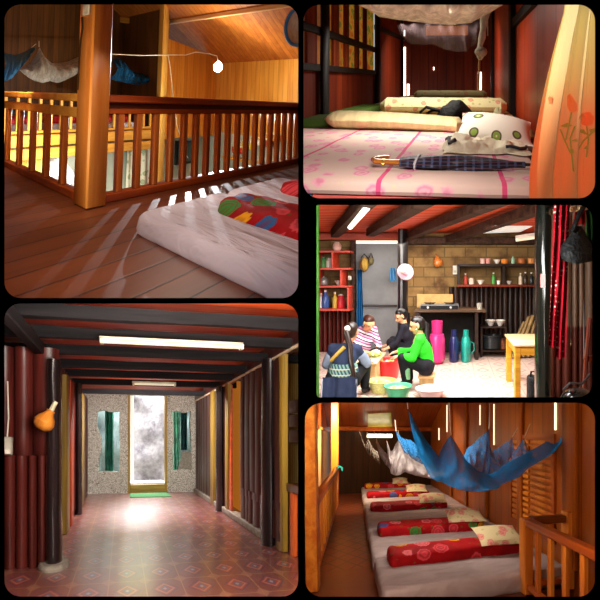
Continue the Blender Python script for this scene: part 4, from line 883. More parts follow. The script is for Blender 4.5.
    # quilts on the far gallery floor, seen between the far balusters
    for i, x in enumerate((1.6, 3.05, 4.6)):
        m = MB().pad(1.3, 1.6, .2, .08, 10, 8); m.place((x, L2 + 1.1, FZ - .02)); T = Thing(A, 'mattress', ['white mattress on the far gallery floor, leftmost behind the railing', 'white mattress on the far gallery floor, second from left', 'white mattress on the far gallery floor, nearest the slim post'][i], 'mattress', C + E1 * x + E2 * (L2 + 1.1) + V((0, 0, FZ)), 'mattresses on the far gallery'); T.part('mattress_pad', G(m), sm)
        q = MB().pad(1.1, .5, .2, .1, 10, 6); q.place((x, L2 + .7, FZ + .17)); solo(A, 'folded_quilt', G(q), qm, ['dark red quilt on the far gallery, leftmost behind the railing', 'dark red quilt on the far gallery, second from left', 'dark red quilt on the far gallery, nearest the slim post'][i], 'quilt', 'red quilts on the far gallery')
    # things on the storey below, seen through the balusters
    bw = L2 + .42
    def drape(u0, u1, v0, v1, b, folds, amp, mat, name, label, cat):
        a, c = V(onb(u0, v0, b)), V(onb(u1, v1, b))
        m = MB().grid(lambda s, t: (a.x + (c.x - a.x) * s, b - abs(amp) * (1 + math.sin(s * folds * 2 * PI + t)), c.z + (a.z - c.z) * t), folds * 8, 5)
        solo(A, name, G(m), mat, label, cat)
    drape(126, 149, 147, 196, bw, 3, .04, floral_mat('low_curtain', '#d9dcc4', ('#a8b890', '#7f9468'), '#8aa070', 3.2, .3), 'curtain', 'pale green patterned curtain on the lower wall right of the thick post', 'curtain')
    drape(149, 155, 150, 192, bw - .1, 1, .03, cloth('low_red', '#c0341c', .7), 'curtain', 'red hanging cloth beside the pale patterned curtain below', 'curtain')
    drape(115, 119, 152, 180, bw - .1, 1, .06, cloth('low_black', '#2a2622', .8), 'jacket', 'dark jacket hanging on the lower wall next to the thick post', 'jacket')
    drape(4, 44, 152, 172, bw, 6, .06, floral_mat('low_yellow', '#e8e08a', ('#d8c860', '#b8a848'), '#a8b060', 3, .3), 'curtain', 'yellow curtain on the lower wall at far left', 'curtain')
    c = V(onb(182, 152, bw)); c2 = V(onb(174, 141, bw)); w_, h_ = abs(c.x - c2.x), abs(c.z - c2.z)
    T = Thing(A, 'television', 'dark television on the lower wall seen between the balusters', 'television', C + E1 * c.x + E2 * bw + V((0, 0, c.z - h_)))
    T.part('casing', G(MB().b2((c.x - w_, bw - .14, c.z - h_), (c.x + w_, bw - .02, c.z + h_), .02)), plain('tv_case', '#15181a', .4)); T.part('screen', G(MB().b2((c.x - w_ * .85, bw - .16, c.z - h_ * .8), (c.x + w_ * .85, bw - .135, c.z + h_ * .8), .01)), plain('tv_screen', '#22383a', .15, .5))
    # white net heap hanging at lower left
    m = sheet([Pn(44, 168, L2 + .3), Pn(50, 158, L2 + .3), Pn(57, 152, L2 + .3), Pn(64, 158, L2 + .3), Pn(73, 170, L2 + .3)], [Pn(42, 178, L2 + .1), Pn(50, 180, L2 + .1), Pn(58, 182, L2 + .1), Pn(66, 186, L2 + .1), Pn(74, 188, L2 + .1)], 24, 10, E2 * -.2, .08, 4)
    solo(A, 'cloth_bundle', m, cloth('low_white', '#dfe2e4', .8, .5), 'white cloth heap below, behind the left railing', 'cloth', sharp=80)
    for i, (u, v, c, nm) in enumerate(((238, 150, '#c0301c', 'red'), (247, 146, '#d8b030', 'yellow'), (256, 142, '#e8e0d0', 'white'), (265, 143, '#8a2a1c', 'dark red'), (274, 138, '#d07828', 'orange'))):
        p = V(ona(u, v, L1 - .2)); m = MB().box((L1 - .15, p.y, p.z), (.25, .42, .22), .03)
        T = Thing(A, 'storage_box', '%s box on the lower shelf seen between the right balusters' % nm, 'box', C + E1 * (L1 - .15) + E2 * p.y + V((0, 0, p.z - .11))); T.part('carton', G(m), plain('box_' + nm.replace(' ', '_'), c, .6)); T.part('lid', G(MB().box((L1 - .15, p.y, p.z + .12), (.27, .44, .05), .01)), plain('boxlid_' + nm.replace(' ', '_'), '#d8c8a0', .6))
    p0, p1 = V(ona(232, 157, L1 - .2)), V(ona(290, 141, L1 - .2))
    solo(A, 'wall_shelf', G(MB().b2((L1 - .35, min(p0.y, p1.y), p0.z - .06), (L1 - .01, max(p0.y, p1.y) + .3, p0.z))), yb, 'lower wooden shelf along the right wall below the railing', 'shelf')
    # blue basket rim hanging at the top right edge
    cc = A.onP(297, 27, C + E1 * 2.2, E1)
    T = Thing(A, 'blue_basket', 'blue rimmed net basket hanging at the top right corner', 'basket', cc)
    ring = MB().tube([cc + E2 * (.13 * math.cos(i * PI / 12)) + V((0, 0, .2 * math.sin(i * PI / 12))) for i in range(25)], .02, 8, False); T.part('rim', ring, plain('blue_plastic', '#3a7ec0', .4))
    T.part('mesh_bag', MB().grid(lambda s, t: cc + E2 * (.12 * t * math.cos(s * 2 * PI)) + V((0, 0, .19 * t * math.sin(s * 2 * PI))) + E1 * (.2 * (1 - t * t)), 24, 6), net_mat('pale_mesh', '#c8c8c0', .7, .95))
    # light: the bulb's own lamp, then unseen lamps added for fill
    pl = pb - V((0, .12, .02)); point(A, pl, 700, (1, .98, .9), .03)
    added_spot(A, C + E1 * 5.2 + E2 * 3.6 + V((0, 0, .75)), C + E1 * 1.7 + V((0, 0, FZ)), 2300, (.93, .97, 1), 1.0, .4, .03)  # unseen spot added in place of daylight, striping the floor through the balusters
    area(A, (-.40, 1.3, .05), (.3, 5, -.3), .4, 22, (1, .86, .68), .4)
    area(A, (-.88, 2.35, .15), C + V((0, 0, -.1)), .25, 14, (1, .88, .62), .4)
    area(A, (.15, 2.7, .5), (.15, 2.7, -1), 1.5, 17, (1, .84, .68), .8)
    area(A, C + E1 * 1.8 + E2 * 2.5 + V((0, 0, 1.4)), C + E1 * 3.8 + E2 * 4.5 + V((0, 0, .4)), 1.4, 110, (1, .86, .6), 1.4)
    area(A, C + E1 * -.2 + E2 * 1.2 + V((0, 0, .7)), C + E1 * 3 + E2 * 7 + V((0, 0, .3)), 1.0, 130, (1, .86, .66), .6)
    area(A, C + E1 * 3 + E2 * (L2 - 1.2) + V((0, 0, FZ - .45)), C + E1 * 4 + E2 * (L2 + 2) + V((0, 0, FZ - 1.6)), 3.5, 210, (1, .98, .9), .8)
# ================================================================== narrow bunk room with the umbrella (upper right opening)
B = Room(464, 80, 270, 1.25, (301.3, 2.6, 597.4, 200.6), k=-.06)
def bunk():
    MZ = -.5; YB = 8.2; XL, XR = -1.85, .80
    P = lambda u, v, y: B.onY(u, v, y)
    pl = wood('bunk_wall', '#5c1a0c', '#8f3416', gax=2, plank=.2, pax=1, gap='#230804', rough=.7, spec=.12, grain=7, gapw=.04)
    plx = wood('bunk_wall_x', '#5c1d0e', '#8a3418', gax=2, plank=.27, pax=0, gap='#230804', rough=.45, spec=.35, grain=7, gapw=.04)
    plr = wood('bunk_wall_r', '#9a280e', '#c84418', gax=2, plank=.6, pax=1, gap='#3a0c04', rough=.4, spec=.35, grain=6, gapw=.02)
    pk = wood('bunk_post', '#0e0a0b', '#1c1414', gax=2, rough=.5, spec=.2, grain=9); bk = wood('bunk_beam', '#140d0c', '#221815', gax=1, rough=.65, spec=.12, grain=9)
    slit = glow('bunk_slit', '#fff6e0', 4.0)
    # left wall: boards below, barred window above
    def lx(u, v): return B.onX(u, v, XL)
    zr = lx(340, 69.5).z; a = lx(318.5, 60); b = lx(374.5, 60); c = lx(400, 60)
    zt1 = lx(345, 21).z
    struct(B, 'wall_left', MB().quad((XL, 1.0, MZ - .5), (XL, YB, MZ - .5), (XL, YB, zr), (XL, 1.0, zr)).quad((XL, b.y, zr), (XL, YB, zr), (XL, YB, 2.2), (XL, b.y, 2.2)), pl, 'dark red boarded left wall of the bunk room')
    zt1 = .62
    T = Thing(B, 'window_1', 'barred window opening in the left wall of the bunk room', None, (XL, (a.y + b.y) / 2, zr)); T.o['kind'] = 'structure'
    for q0, q1 in ((1.2, 1.5), (1.9, 2.2), (2.55, 2.8), (3.06, 3.26), (3.70, 3.86), (4.08, 4.2), (4.5, 4.62), (4.88, 5.0)):
        T.part('bar', MB().b2((XL - .03, q0, zr), (XL + .02, q1, 2.2), .008), wood('bunk_bar', '#5a1c0c', '#8a3c1a', gax=2, rough=.7, spec=.1, grain=7))
    T.part('sill', MB().b2((XL - .04, 1.0, zr - .05), (XL + .06, b.y, zr + .04), .01), bk)
    T.part('rail', MB().b2((XL - .03, 1.0, zt1 - .05), (XL + .05, b.y, zt1 + .05), .01), bk)
    t = NT('curtain_glow', .8, .1); t.rc(); nn = t.noise(t.scl(t.rc(), (1, 2.2, 2.2)), 2.2, 3); cc = t.ramp(nn, [(.35, rgb('#d8641e')), (.5, rgb('#f0a83a')), (.6, rgb('#5a8a2c')), (.66, rgb('#e88a30'))])
    g = t.step(t.y(), 3.3, 4.6); cc = t.mix(g, rgb('#9a5a38'), cc); t.col(cc); t.emit(cc, .28)  # cloth glows in its own colours in place of sunlight on it
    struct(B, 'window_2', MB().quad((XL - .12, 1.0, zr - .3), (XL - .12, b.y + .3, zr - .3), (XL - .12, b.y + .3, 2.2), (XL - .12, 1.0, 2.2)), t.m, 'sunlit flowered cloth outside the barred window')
    struct(B, 'trim_50', MB().bar((XL + .03, b.y, lx(381, 31).z), (XL + .03, YB, lx(405, 40).z), .08, .10), bk, 'dark rail along the left wall behind the second post')
    # posts
    def rp(x, y, r, label, z0=MZ - .3): solo(B, 'round_post', MB().tube([(x + .012 * fbm(i * .7, x, y), y, z0 + (2.2 - z0) * i / 10) for i in range(11)], [r * (1 + .06 * fbm(i, y)) for i in range(11)], 14), pk, label, 'post')
    rp(XL + .08, a.y, .055, 'black round post nearest on the left wall of the bunk room'); rp(XL + .07, b.y, .06, 'black round post on the left wall at the far end of the barred window'); rp(XL + .02, YB - .35, .05, 'black round post in the far left corner of the bunk room')
    # back wall: light gaps and one overexposed patch, all drawn as glowing strips
    struct(B, 'wall_back', MB().quad((XL - .3, YB, MZ - .5), (1.6, YB, MZ - .5), (1.6, YB, 2.4), (XL - .3, YB, 2.4)), plx, 'red boarded back wall of the bunk room')
    for i, (u0, u1, v0, v1) in enumerate(((403.4, 405.6, 47, 97), (407, 409.2, 84, 96), (433.2, 434.2, 67, 70), (392, 404, 92.5, 98), (478, 481.5, 72, 90), (403, 405, 30, 36))):
        p, q = P(u0, v0, YB - .015), P(u1, v1, YB - .015); struct(B, 'window_%d' % (3 + i), MB().b2((p.x, YB - .012, q.z), (q.x, YB, p.z)), slit, 'glowing strip for a bright gap or patch in the back wall boards')
    p, q = P(426, 26, YB - .02), P(468, 35, YB - .02)
    t = NT('bunk_glowstrip', .8, .1); t.col(rgb('#d8781a')); t.emit(rgb('#c8681a'), .5); struct(B, 'window_9', MB().b2((p.x, YB - .02, q.z), (q.x, YB - .008, p.z)), t.m, 'orange glowing strip high in the back wall')  # strip glows by itself in place of orange light there
    # right wall: panels and dark frame
    def rx(u, v): return B.onX(u, v, XR)
    struct(B, 'wall_right', MB().quad((XR, .8, MZ - .6), (XR, YB, MZ - .6), (XR, YB, 2.2), (XR, .8, 2.2)), plr, 'bright red boarded right wall of the bunk room')
    for i, (u, w, lab) in enumerate(((514.5, .10, 'dark square post in the middle of the right wall of the bunk room'), (494, .12, 'dark square post farther along the right wall of the bunk room'))):
        p = rx(u, 60); solo(B, 'wall_post', MB().b2((XR - .08, p.y - w, MZ - .4), (XR, p.y + w, 2.2), .01), pk, lab, 'post')
    p, q = rx(515, 24), rx(545, 3)
    struct(B, 'trim_51', MB().bar((XR - .03, p.y, p.z), (XR - .03, q.y, p.z), .06, .13), bk, 'dark rail high on the right wall')
    solo(B, 'hanging_cord', MB().tube([(XR - .12, rx(493, 13).y + .3, rx(493, 8).z * 1.0), (XR - .12, rx(493, 13).y + .3, rx(493, 34).z)], .018, 6), plain('cord_pale', '#cfc6b8', .6), 'pale cord hanging on the right wall beside the net', 'cord')
    struct(B, 'ceiling', MB().quad((XL - .3, .8, 2.0), (1.6, .8, 2.0), (1.6, YB, 2.0), (XL - .3, YB, 2.0)), plain('bunk_ceiling', '#5a3018', .6), 'brown ceiling over the net')
    # platform and mattresses
    struct(B, 'floor', MB().b2((XL, 1.36, MZ - .3), (XR, YB, MZ - .13)), plain('bunk_platform', '#5a2a1a', .6), 'sleeping platform')
    pf = floral_mat('pink_floral', '#d6bcb0', ('#d67f9c', '#e6a6b8'), '#cfc2a4', 7.5, .42, .62, 0, '#d8507e')
    def fn(x, y): return .008 * fbm(x * 3, y * 4) + .004 * fbm(x * 9, y * 9)
    yf = B.onZ(420, 182, MZ).y; x1 = B.onZ(545, 186, MZ).x; yb = B.onZ(400, 136, MZ).y + .35
    T = Thing(B, 'mattress', 'pink flowered mattress in front with the umbrella lying on it', 'mattress', ((XL + x1) / 2, (yf + yb) / 2, MZ - .1))
    T.part('mattress_pad', MB().pad(x1 - XL + .1, yb - yf, .075, .03, 30, 20, fn).place(((XL + x1) / 2, (yf + yb) / 2, MZ - .075)), pf)
    solo(B, 'bed_board', MB().b2((P(312, 195, yf).x, yf - .0, MZ - .3), (x1 + .1, yf + .06, MZ - .078), .004), plain('coral', '#e0645a', .55), 'coral red board under the front edge of the pink mattress', 'board')
    solo(B, 'blue_box', MB().b2((XL, yf - .02, MZ - .3), (P(311.5, 195, yf).x, yf + .06, MZ - .078), .004), plain('blueboard', '#3f86a8', .55), 'blue box end under the pink mattress at the lower left corner', 'box')
    gr = B.onZ(303, 120, MZ)
    T = Thing(B, 'green_pad', 'green pad along the left wall behind the pink mattress', 'mat', (XL + .2, gr.y, MZ)); T.part('pad_body', MB().pad(.42, 1.9, .10, .04, 8, 16).place((XL + .22, gr.y + .55, MZ - .03)), cloth('green_pad', '#4f6a2c', .8, .4))
    ym = yb
    pale = floral_mat('pale_floral', '#cdbd86', ('#c88a6a', '#d8a88a'), '#8f9a54', 4.5, .3)
    for i, (y0, y1, lab) in enumerate(((ym + .02, 4.6, 'pale flowered mattress in the middle of the bunk platform, under the black bag'), (4.63, 6.4, 'pale flowered mattress third from the front of the platform'), (6.43, YB - .05, 'pale flowered mattress against the back wall'))):
        T = Thing(B, 'mattress', lab, 'mattress', ((XL + XR) / 2, (y0 + y1) / 2, MZ - .1), 'pale mattresses on the bunk platform')
        xs_ = XL + (.5 if i == 0 else .05)
        T.part('mattress_pad', MB().pad(XR - xs_ - .09, y1 - y0, (.10, .13, .13)[i], .05, 20, 12, fn).place(((xs_ + XR) / 2 - .04, (y0 + y1) / 2, MZ - .1)), pale if i else cloth('beige_sheet', '#a8885a', .8, .3))
    # rolled beige quilt
    bg = cloth('beige_quilt', '#ecd9a4', .8, .55, (7, 2.5, 2.5), .1)
    yr = 2.62
    xa, xb = P(319, 127, yr).x, P(463, 130, yr).x; n_ = 30
    path = []; rad = []
    for i in range(n_ + 1):
        t_ = i / n_; path.append((xa + (xb - xa) * t_, yr - .02 + .16 * (1 - t_), MZ + .105 + .02 * math.sin(t_ * 3) - .03 * t_)); e = min(1, t_ / .10, (1 - t_) / .03); rad.append(max(.03, .125 * math.sqrt(max(.02, e)) * (1 - .25 * t_) * (1 + .06 * fbm(t_ * 12))))
    m = MB().tube(path, rad, 20); m.warp(lambda p: (p.x, p.y * 1.0, MZ + (p.z - MZ) * (.80 if p.z > MZ + .1 else 1)))
    T = Thing(B, 'rolled_quilt', 'long rolled beige quilt lying across the pink mattress', 'quilt', ((xa + xb) / 2, yr, MZ)); T.part('quilt_roll', m, bg)
    # second roll farther back
    yr2 = 3.95; xa, xb = P(380, 104, yr2).x, P(507, 106, yr2).x
    m = MB().tube([(xa + (xb - xa) * i / 20, yr2 + .05, MZ + .11) for i in range(21)], [.05] + [.13 + .012 * fbm(i * .9) for i in range(19)] + [.06], 16)
    T = Thing(B, 'rolled_quilt', 'pale flowered rolled quilt behind the black bag', 'quilt', ((xa + xb) / 2, yr2, MZ)); T.part('quilt_roll', m, floral_mat('pale_roll', '#d8d2a0', ('#d89a7a', '#c8806a'), '#8fa05a', 7, .3))
    yr3 = 6.0; xa, xb = P(414, 94, yr3).x, P(487, 94, yr3).x
    m = MB().tube([(xa + (xb - xa) * i / 20, yr3, MZ + .15) for i in range(21)], [.05] + [.12 + .012 * fbm(i * .9, 3) for i in range(19)] + [.06], 14)
    T = Thing(B, 'rolled_quilt', 'dull green rolled quilt at the foot of the back wall', 'quilt', ((xa + xb) / 2, yr3, MZ)); T.part('quilt_roll', m, floral_mat('dull_roll', '#8a8456', ('#a86a4a', '#8a5a3c'), '#5f6a34', 5, .3))
    # pillow with circles
    t = NT('ring_pillow', .8, .15); t.rc(); v = t.cmb(t.xyz[0], t.xyz[1], 0.0); vo = t.vor(v, 6.0, 'F1', .35); d = vo.outputs['Distance']; cs = t.n('ShaderNodeSeparateColor'); t.put(cs.inputs[0], vo.outputs['Color'])
    kk = t.mix(t.mt('GREATER_THAN', cs.outputs[0], .5), rgb('#7f9a3a'), rgb('#b5706a')); inner = t.mix(t.mt('LESS_THAN', d, .13), kk, rgb('#d8d2a8'))
    disc = t.mt('LESS_THAN', d, .27); rim = t.mt('MULTIPLY', disc, t.mt('GREATER_THAN', d, .21)); c_ = t.mix(disc, rgb('#e9e4d4'), inner); c_ = t.mix(rim, c_, rgb('#5a4a3c')); t.col(c_)
    yp = 2.3; p = P(494, 139, yp)
    m = MB().puff(.62, .42, .2, 16).place((p.x + .0, yp + .02, MZ + .0), rz=-.12, rx=.42, ry=.12)
    m.v = [V((q.x, q.y, max(q.z, MZ + .003 + .01 * fbm(q.x * 9, q.y * 9)))) for q in m.v]
    T = Thing(B, 'pillow', 'white pillow printed with green and pink rings', 'pillow', (p.x, yp, MZ)); T.part('pillow_body', m, t.m)
    # crumpled cream cloth with dark trim
    yc = 1.93; a_, b_ = P(444, 150, yc), P(528, 152, yc)
    def crm(u, v):
        e = min(u, 1 - u, v, 1 - v) * 2; r_ = (math.sin(PI * u) ** .6) * (math.sin(PI * v) ** .7)
        z = MZ + .012 + .155 * r_ * (.55 + .25 * math.sin(u * 5 + 2) + .55 * fbm(u * 6, v * 4, 2) + .25 * fbm(u * 15, v * 9, 5)) * (1.25 - .7 * u)
        return (a_.x + (b_.x - a_.x) * u + .03 * fbm(u * 4, v * 5, 7), yc - .14 + .36 * v + .06 * fbm(u * 5, v * 2, 3), max(z, MZ + .006))
    T = Thing(B, 'crumpled_cloth', 'crumpled cream garment with dark trim in front of the ring pillow', 'garment', ((a_.x + b_.x) / 2, yc, MZ)); T.part('garment_body', MB().grid(crm, 44, 22), cloth('cream_cloth', '#e8e0c2', .8, .5, (9, 9, 9)), sharp=80)
    tp = [V(crm(x_, y_)) + V((0, -.01, .012)) for x_, y_ in ((.10, .95), (.07, .8), (.03, .6), (.05, .45), (.10, .3), (.16, .18))]; T.part('dark_trim', MB().tube(tp, .014, 6), plain('trim_dark', '#20262e', .7))
    tp = [V(crm(x_, y_)) + V((0, -.01, .012)) for x_, y_ in ((.72, .1), (.8, .14), (.88, .16), (.95, .25), (.98, .4))]; T.part('dark_trim', MB().tube(tp, .012, 6), plain('trim_dark'))
    # black bag on the middle mattress
    yg = 3.3; g0, g1 = P(436, 117, yg), P(475, 117, yg)
    def bag(u, v): th = v * PI; r_ = math.sin(PI * min(.98, max(.02, u))) ** .45; return (g0.x + (g1.x - g0.x) * u, yg - .2 * math.cos(th) * r_, MZ + .0 + .235 * math.sin(th) * r_ * (1 + .25 * fbm(u * 4, v * 3)) * (.8 + .35 * math.sin(u * 3)))
    T = Thing(B, 'black_bag', 'soft black bag with loop straps on the middle mattress', 'bag', ((g0.x + g1.x) / 2, yg, MZ)); bm_ = cloth('bag_black', '#121013', .7, .6, (8, 8, 8)); T.part('bag_body', MB().grid(bag, 24, 14), bm_)
    for q0, q1, h_ in ((421, 440, .10), (428, 446, .07)):
        s0, s1 = P(q0, 117, yg), P(q1, 115, yg); T.part('strap', MB().tube([V((s1.x, yg - .05, MZ + .13)), V(((s0.x * .7 + s1.x * .3), yg - .04, MZ + .05 + h_ * 1.2)), V((s0.x, yg - .05, MZ + .07 + h_ * .4)), V((s0.x + .03, yg - .08, MZ + .03)), V(((s0.x + s1.x) / 2, yg - .09, MZ + .03)), V((s1.x, yg - .1, MZ + .05))], .02, 8), bm_)
    # crumpled pale cloth at the right end
    yk = 3.35; k0, k1 = P(489, 112, yk), P(507, 112, yk)
    solo(B, 'crumpled_cloth', MB().grid(lambda u, v: (k0.x + (k1.x - k0.x) * u, yk - .2 + .4 * v, MZ + .01 + .14 * math.sin(PI * u) * math.sin(PI * v) * (1 + .6 * fbm(u * 7, v * 6))), 18, 14), floral_mat('pale_roll'), 'pale flowered cloth heap against the right wall', 'cloth', sharp=80)
    # umbrella
    yu = B.onZ(440, 164, MZ + .03).y; h0, j, t0, t1 = P(371, 160, yu), P(400, 162, yu), P(525, 165, yu), P(535, 165.5, yu)
    T = Thing(B, 'umbrella', 'folded dark plaid umbrella with curved wooden handle on the pink mattress', 'umbrella', (0, yu, MZ))
    z_ = MZ + .035
    path = [V((j.x + .01, yu, z_))] + [V((h0.x + .07, yu, z_ + .002)), V((h0.x + .025, yu - .0, z_ + .004)), V((h0.x + .004, yu + .03, z_ + .004)), V((h0.x + .004, yu + .07, z_)), V((h0.x + .03, yu + .105, z_ - .004)), V((h0.x + .075, yu + .11, z_ - .006))]
    wd = wood('umbrella_wood', '#8a4a14', '#c27a30', gax=0, rough=.25, spec=.5, grain=10); T.part('handle', MB().tube(path, [.017, .016, .015, .015, .015, .015, .016], 10), wd)
    T.part('collar', MB().tube([(j.x - .10, yu, z_), (j.x - .085, yu, z_)], .0195, 12), plain('brass', '#d8b04a', .3, .5, metal=.8))
    pq = NT('plaid', .6, .25); pq.rc(); lx_ = pq.mt('FRACT', pq.mt('MULTIPLY', pq.xyz[0], 22)); ly_ = pq.mt('FRACT', pq.mt('MULTIPLY', pq.xyz[2], 60)); c_ = pq.mix(pq.mt('LESS_THAN', lx_, .3), rgb('#161a2a'), rgb('#3a4664')); c_ = pq.mix(pq.mt('MULTIPLY', pq.mt('LESS_THAN', ly_, .3), .7), c_, rgb('#5a3a44')); pq.col(c_)
    nn_ = 36; Lc = t0.x - j.x; vs = []; fs = []
    for i in range(nn_ + 1):
        s_ = i / nn_; r_ = .016 + .030 * math.sin(PI * min(1, s_ * 1.05 + .06)) ** .8 * (1 - .35 * s_)
        for k_ in range(24):
            th = 2 * PI * k_ / 24; rr_ = r_ * (1 + .16 * math.cos(th * 5 + s_ * 9)); vs.append((j.x + Lc * s_, yu + rr_ * math.cos(th), max(z_ + rr_ * math.sin(th), MZ + .004)))
    for i in range(nn_):
        for k_ in range(24): fs.append([i * 24 + k_, i * 24 + (k_ + 1) % 24, i * 24 + 24 + (k_ + 1) % 24, i * 24 + 24 + k_])
    T.part('canopy', MB().add(vs, fs), pq.m); T.part('tip', MB().tube([(t0.x - .02, yu, z_), (t1.x, yu, z_)], [.012, .006], 8), plain('tip_dark', '#2a2420', .4))
    T.part('tie_strap', MB().tube([(j.x + .10 + .012 * math.sin(a_ * .7), yu + .043 * math.cos(a_ * .52), z_ + .043 * math.sin(a_ * .52)) for a_ in range(13)], .006, 6), plain('strap_pale', '#c8c8d0', .6))
    # gauze net tied up under the ceiling
    gz = net_mat('gauze', '#e8dfc4', .62, .96); lil = net_mat('gauze_lilac', '#6a5a5c', .45, .58)
    T = Thing(B, 'mosquito_net', 'cream gauze mosquito net gathered under the ceiling, knotted at right', 'mosquito net', P(430, 20, 2.6))
    top = [P(u, v, 2.2) for u, v in ((352, -6), (385, -8), (420, -8), (455, -8), (490, -8), (515, -6))]; bot = [P(u, v, 2.5) for u, v in ((360, 4), (380, 17), (400, 20), (425, 23), (450, 25), (470, 23), (490, 13), (506, 3))]
    T.part('canopy_swag', sheet(top, bot, 50, 12, (0, -.25, -.06), .09, 3.3), gz, sharp=80)
    top = [P(u, v, 4.2) for u, v in ((398, 14), (420, 10), (440, 10), (460, 12), (482, 16))]; bot = [P(u, v, 4.0) for u, v in ((401, 36), (410, 44), (421, 45), (432, 44), (443, 49), (457, 52), (468, 51), (477, 43), (483, 30))]
    T.part('lower_swag', sheet(top, bot, 50, 10, (0, -.2, -.02), .06, 9.1), lil, sharp=80)
    k = [P(u, v, 3.2) for u, v in ((486, 8), (484, 20), (483, 30), (482, 38), (480, 46), (481, 52), (480, 60))]
    T.part('knotted_tail', MB().tube(k, [.07, .05, .035, .045, .03, .075, .02], 12), gz)
    T.part('knot', MB().ell(P(481, 52, 3.15), (.075, .06, .06), 14, 8), gz); p = P(479.5, 58, 3.2); T.part('tie_cord', MB().tube([p, P(478.5, 90, 3.2)], .012, 6), plain('cord_yellow', '#c89a50', .6))
    # curtain with tulips
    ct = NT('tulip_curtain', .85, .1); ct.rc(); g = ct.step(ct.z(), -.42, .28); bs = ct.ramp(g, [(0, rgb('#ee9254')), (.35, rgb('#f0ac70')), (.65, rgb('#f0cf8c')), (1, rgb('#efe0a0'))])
    ct.col(ct.mix(ct.mt('MULTIPLY', ct.noise(ct.rc(), 260, 1), .18), bs, rgb('#d89a58'))); ct.emit(bs, .22)  # cloth given a faint glow as if backlit
    T = Thing(B, 'curtain', 'yellow to orange curtain with tulips hanging at the right', 'curtain', (P(568, 197, 1.2).x, 1.2, MZ))
    yc_ = 1.15; c0, c1 = P(534, 100, yc_).x, P(604, 100, yc_).x; zb, ztp = P(560, 206, yc_).z, 1.1
    def cur(u, v):
        fl_ = 1 + .10 * (1 - v); z = zb + (ztp - zb) * v; lean = .15 * max(0, min(1, (z + .42) / .74)) ** 1.3
        x = c0 + (c1 - c0) * u + lean * (1 - u) - .02 * (1 - u) * (1 - v)
        return (x, yc_ + .035 * math.sin(u * 19 + .6 * math.sin(v * 3)) * (.6 + .5 * (1 - v)) + .012 * math.sin(u * 41 + v * 3), z)
    T.part('cloth', MB().grid(cur, 80, 24), ct.m, sharp=80)
    # the printed tulips: petals, stems and leaves laid on the cloth
    om = glow('tulip_orange', '#e8733c', .25, '#ee8a56'); gm = glow('tulip_leaf', '#a8903c', .2, '#b0a04a'); lm = plain('tulip_line', '#c8843a', .85, .1)  # petals and leaves glow a little, standing for light through the cloth
    def onc(u, v):
        q = P(u, v, yc_); uu = 0; best = 9
        vv = (q.z - zb) / (ztp - zb); 
        for i in range(161):
            s_ = i / 160; x = cur(s_, vv)
            d_ = abs(464 + 270 * x[0] / (x[1] - .06 * x[0]) - u)
            if d_ < best: best, uu = d_, s_
        w_ = V(cur(uu, vv)); return w_ + V((-.002, -.008, 0))
    def blot(pts, mat, nm):
        c_ = [sum(p_[i] for p_ in pts) / len(pts) for i in (0, 1)]; m_ = MB(); vs = [onc(*c_)] + [onc(*p_) for p_ in pts]; m_.add(vs, [[0, i, i % len(pts) + 1] for i in range(1, len(pts) + 1)]); T.part(nm, m_, mat)
    blot([(567, 96), (569.5, 93.5), (573, 98), (576, 103), (577, 109), (574, 112), (569.5, 112), (567, 106)], om, 'tulip_print'); blot([(578, 117), (581, 112), (585, 113), (590, 112), (594, 117), (592.5, 124), (587, 127), (581, 125)], om, 'tulip_print')
    blot([(548, 98), (550, 96), (552, 99), (551, 104), (549, 104)], om, 'tulip_print')
    for pts in (((571, 112), (569, 124), (566, 140)), ((586, 127), (588, 140), (586, 158)), ((560, 130), (564, 140), (570, 152)), ((574, 125), (570, 138), (573, 168)), ((592, 132), (583, 142), (578, 150))):
        T.part('stem_print', MB().tube([onc(*p_) for p_ in pts], .0035, 5), gm)
    for pts in ([(560, 127), (567, 123), (572, 125), (566, 128)], [(576, 128), (583, 130), (588, 136), (580, 133)], [(589, 130), (595, 127), (596, 130), (591, 134)], [(571, 140), (576, 136), (577, 139)], [(568, 150), (573, 147), (574, 151)], [(583, 150), (587, 146), (589, 150)]): blot(pts, gm, 'leaf_print')
    # light: unseen fill panels added to brighten beds and net
    area(B, (-.25, 1.04, .05), (-.6, 2.4, .5), .5, 22, (1, .93, .84), .25)
    area(B, (-.45, 2.25, .42), (-.45, 2.3, -1), 1.1, 36, (1, .94, .84), .8)
    area(B, (-.5, 3.6, .85), (-.5, 3.9, -1), 1.4, 60, (1, .92, .8), 1.6)
    area(B, (-.5, 6.2, 1.2), (-.5, 6.8, -1), 1.4, 70, (1, .85, .7), 2.0)
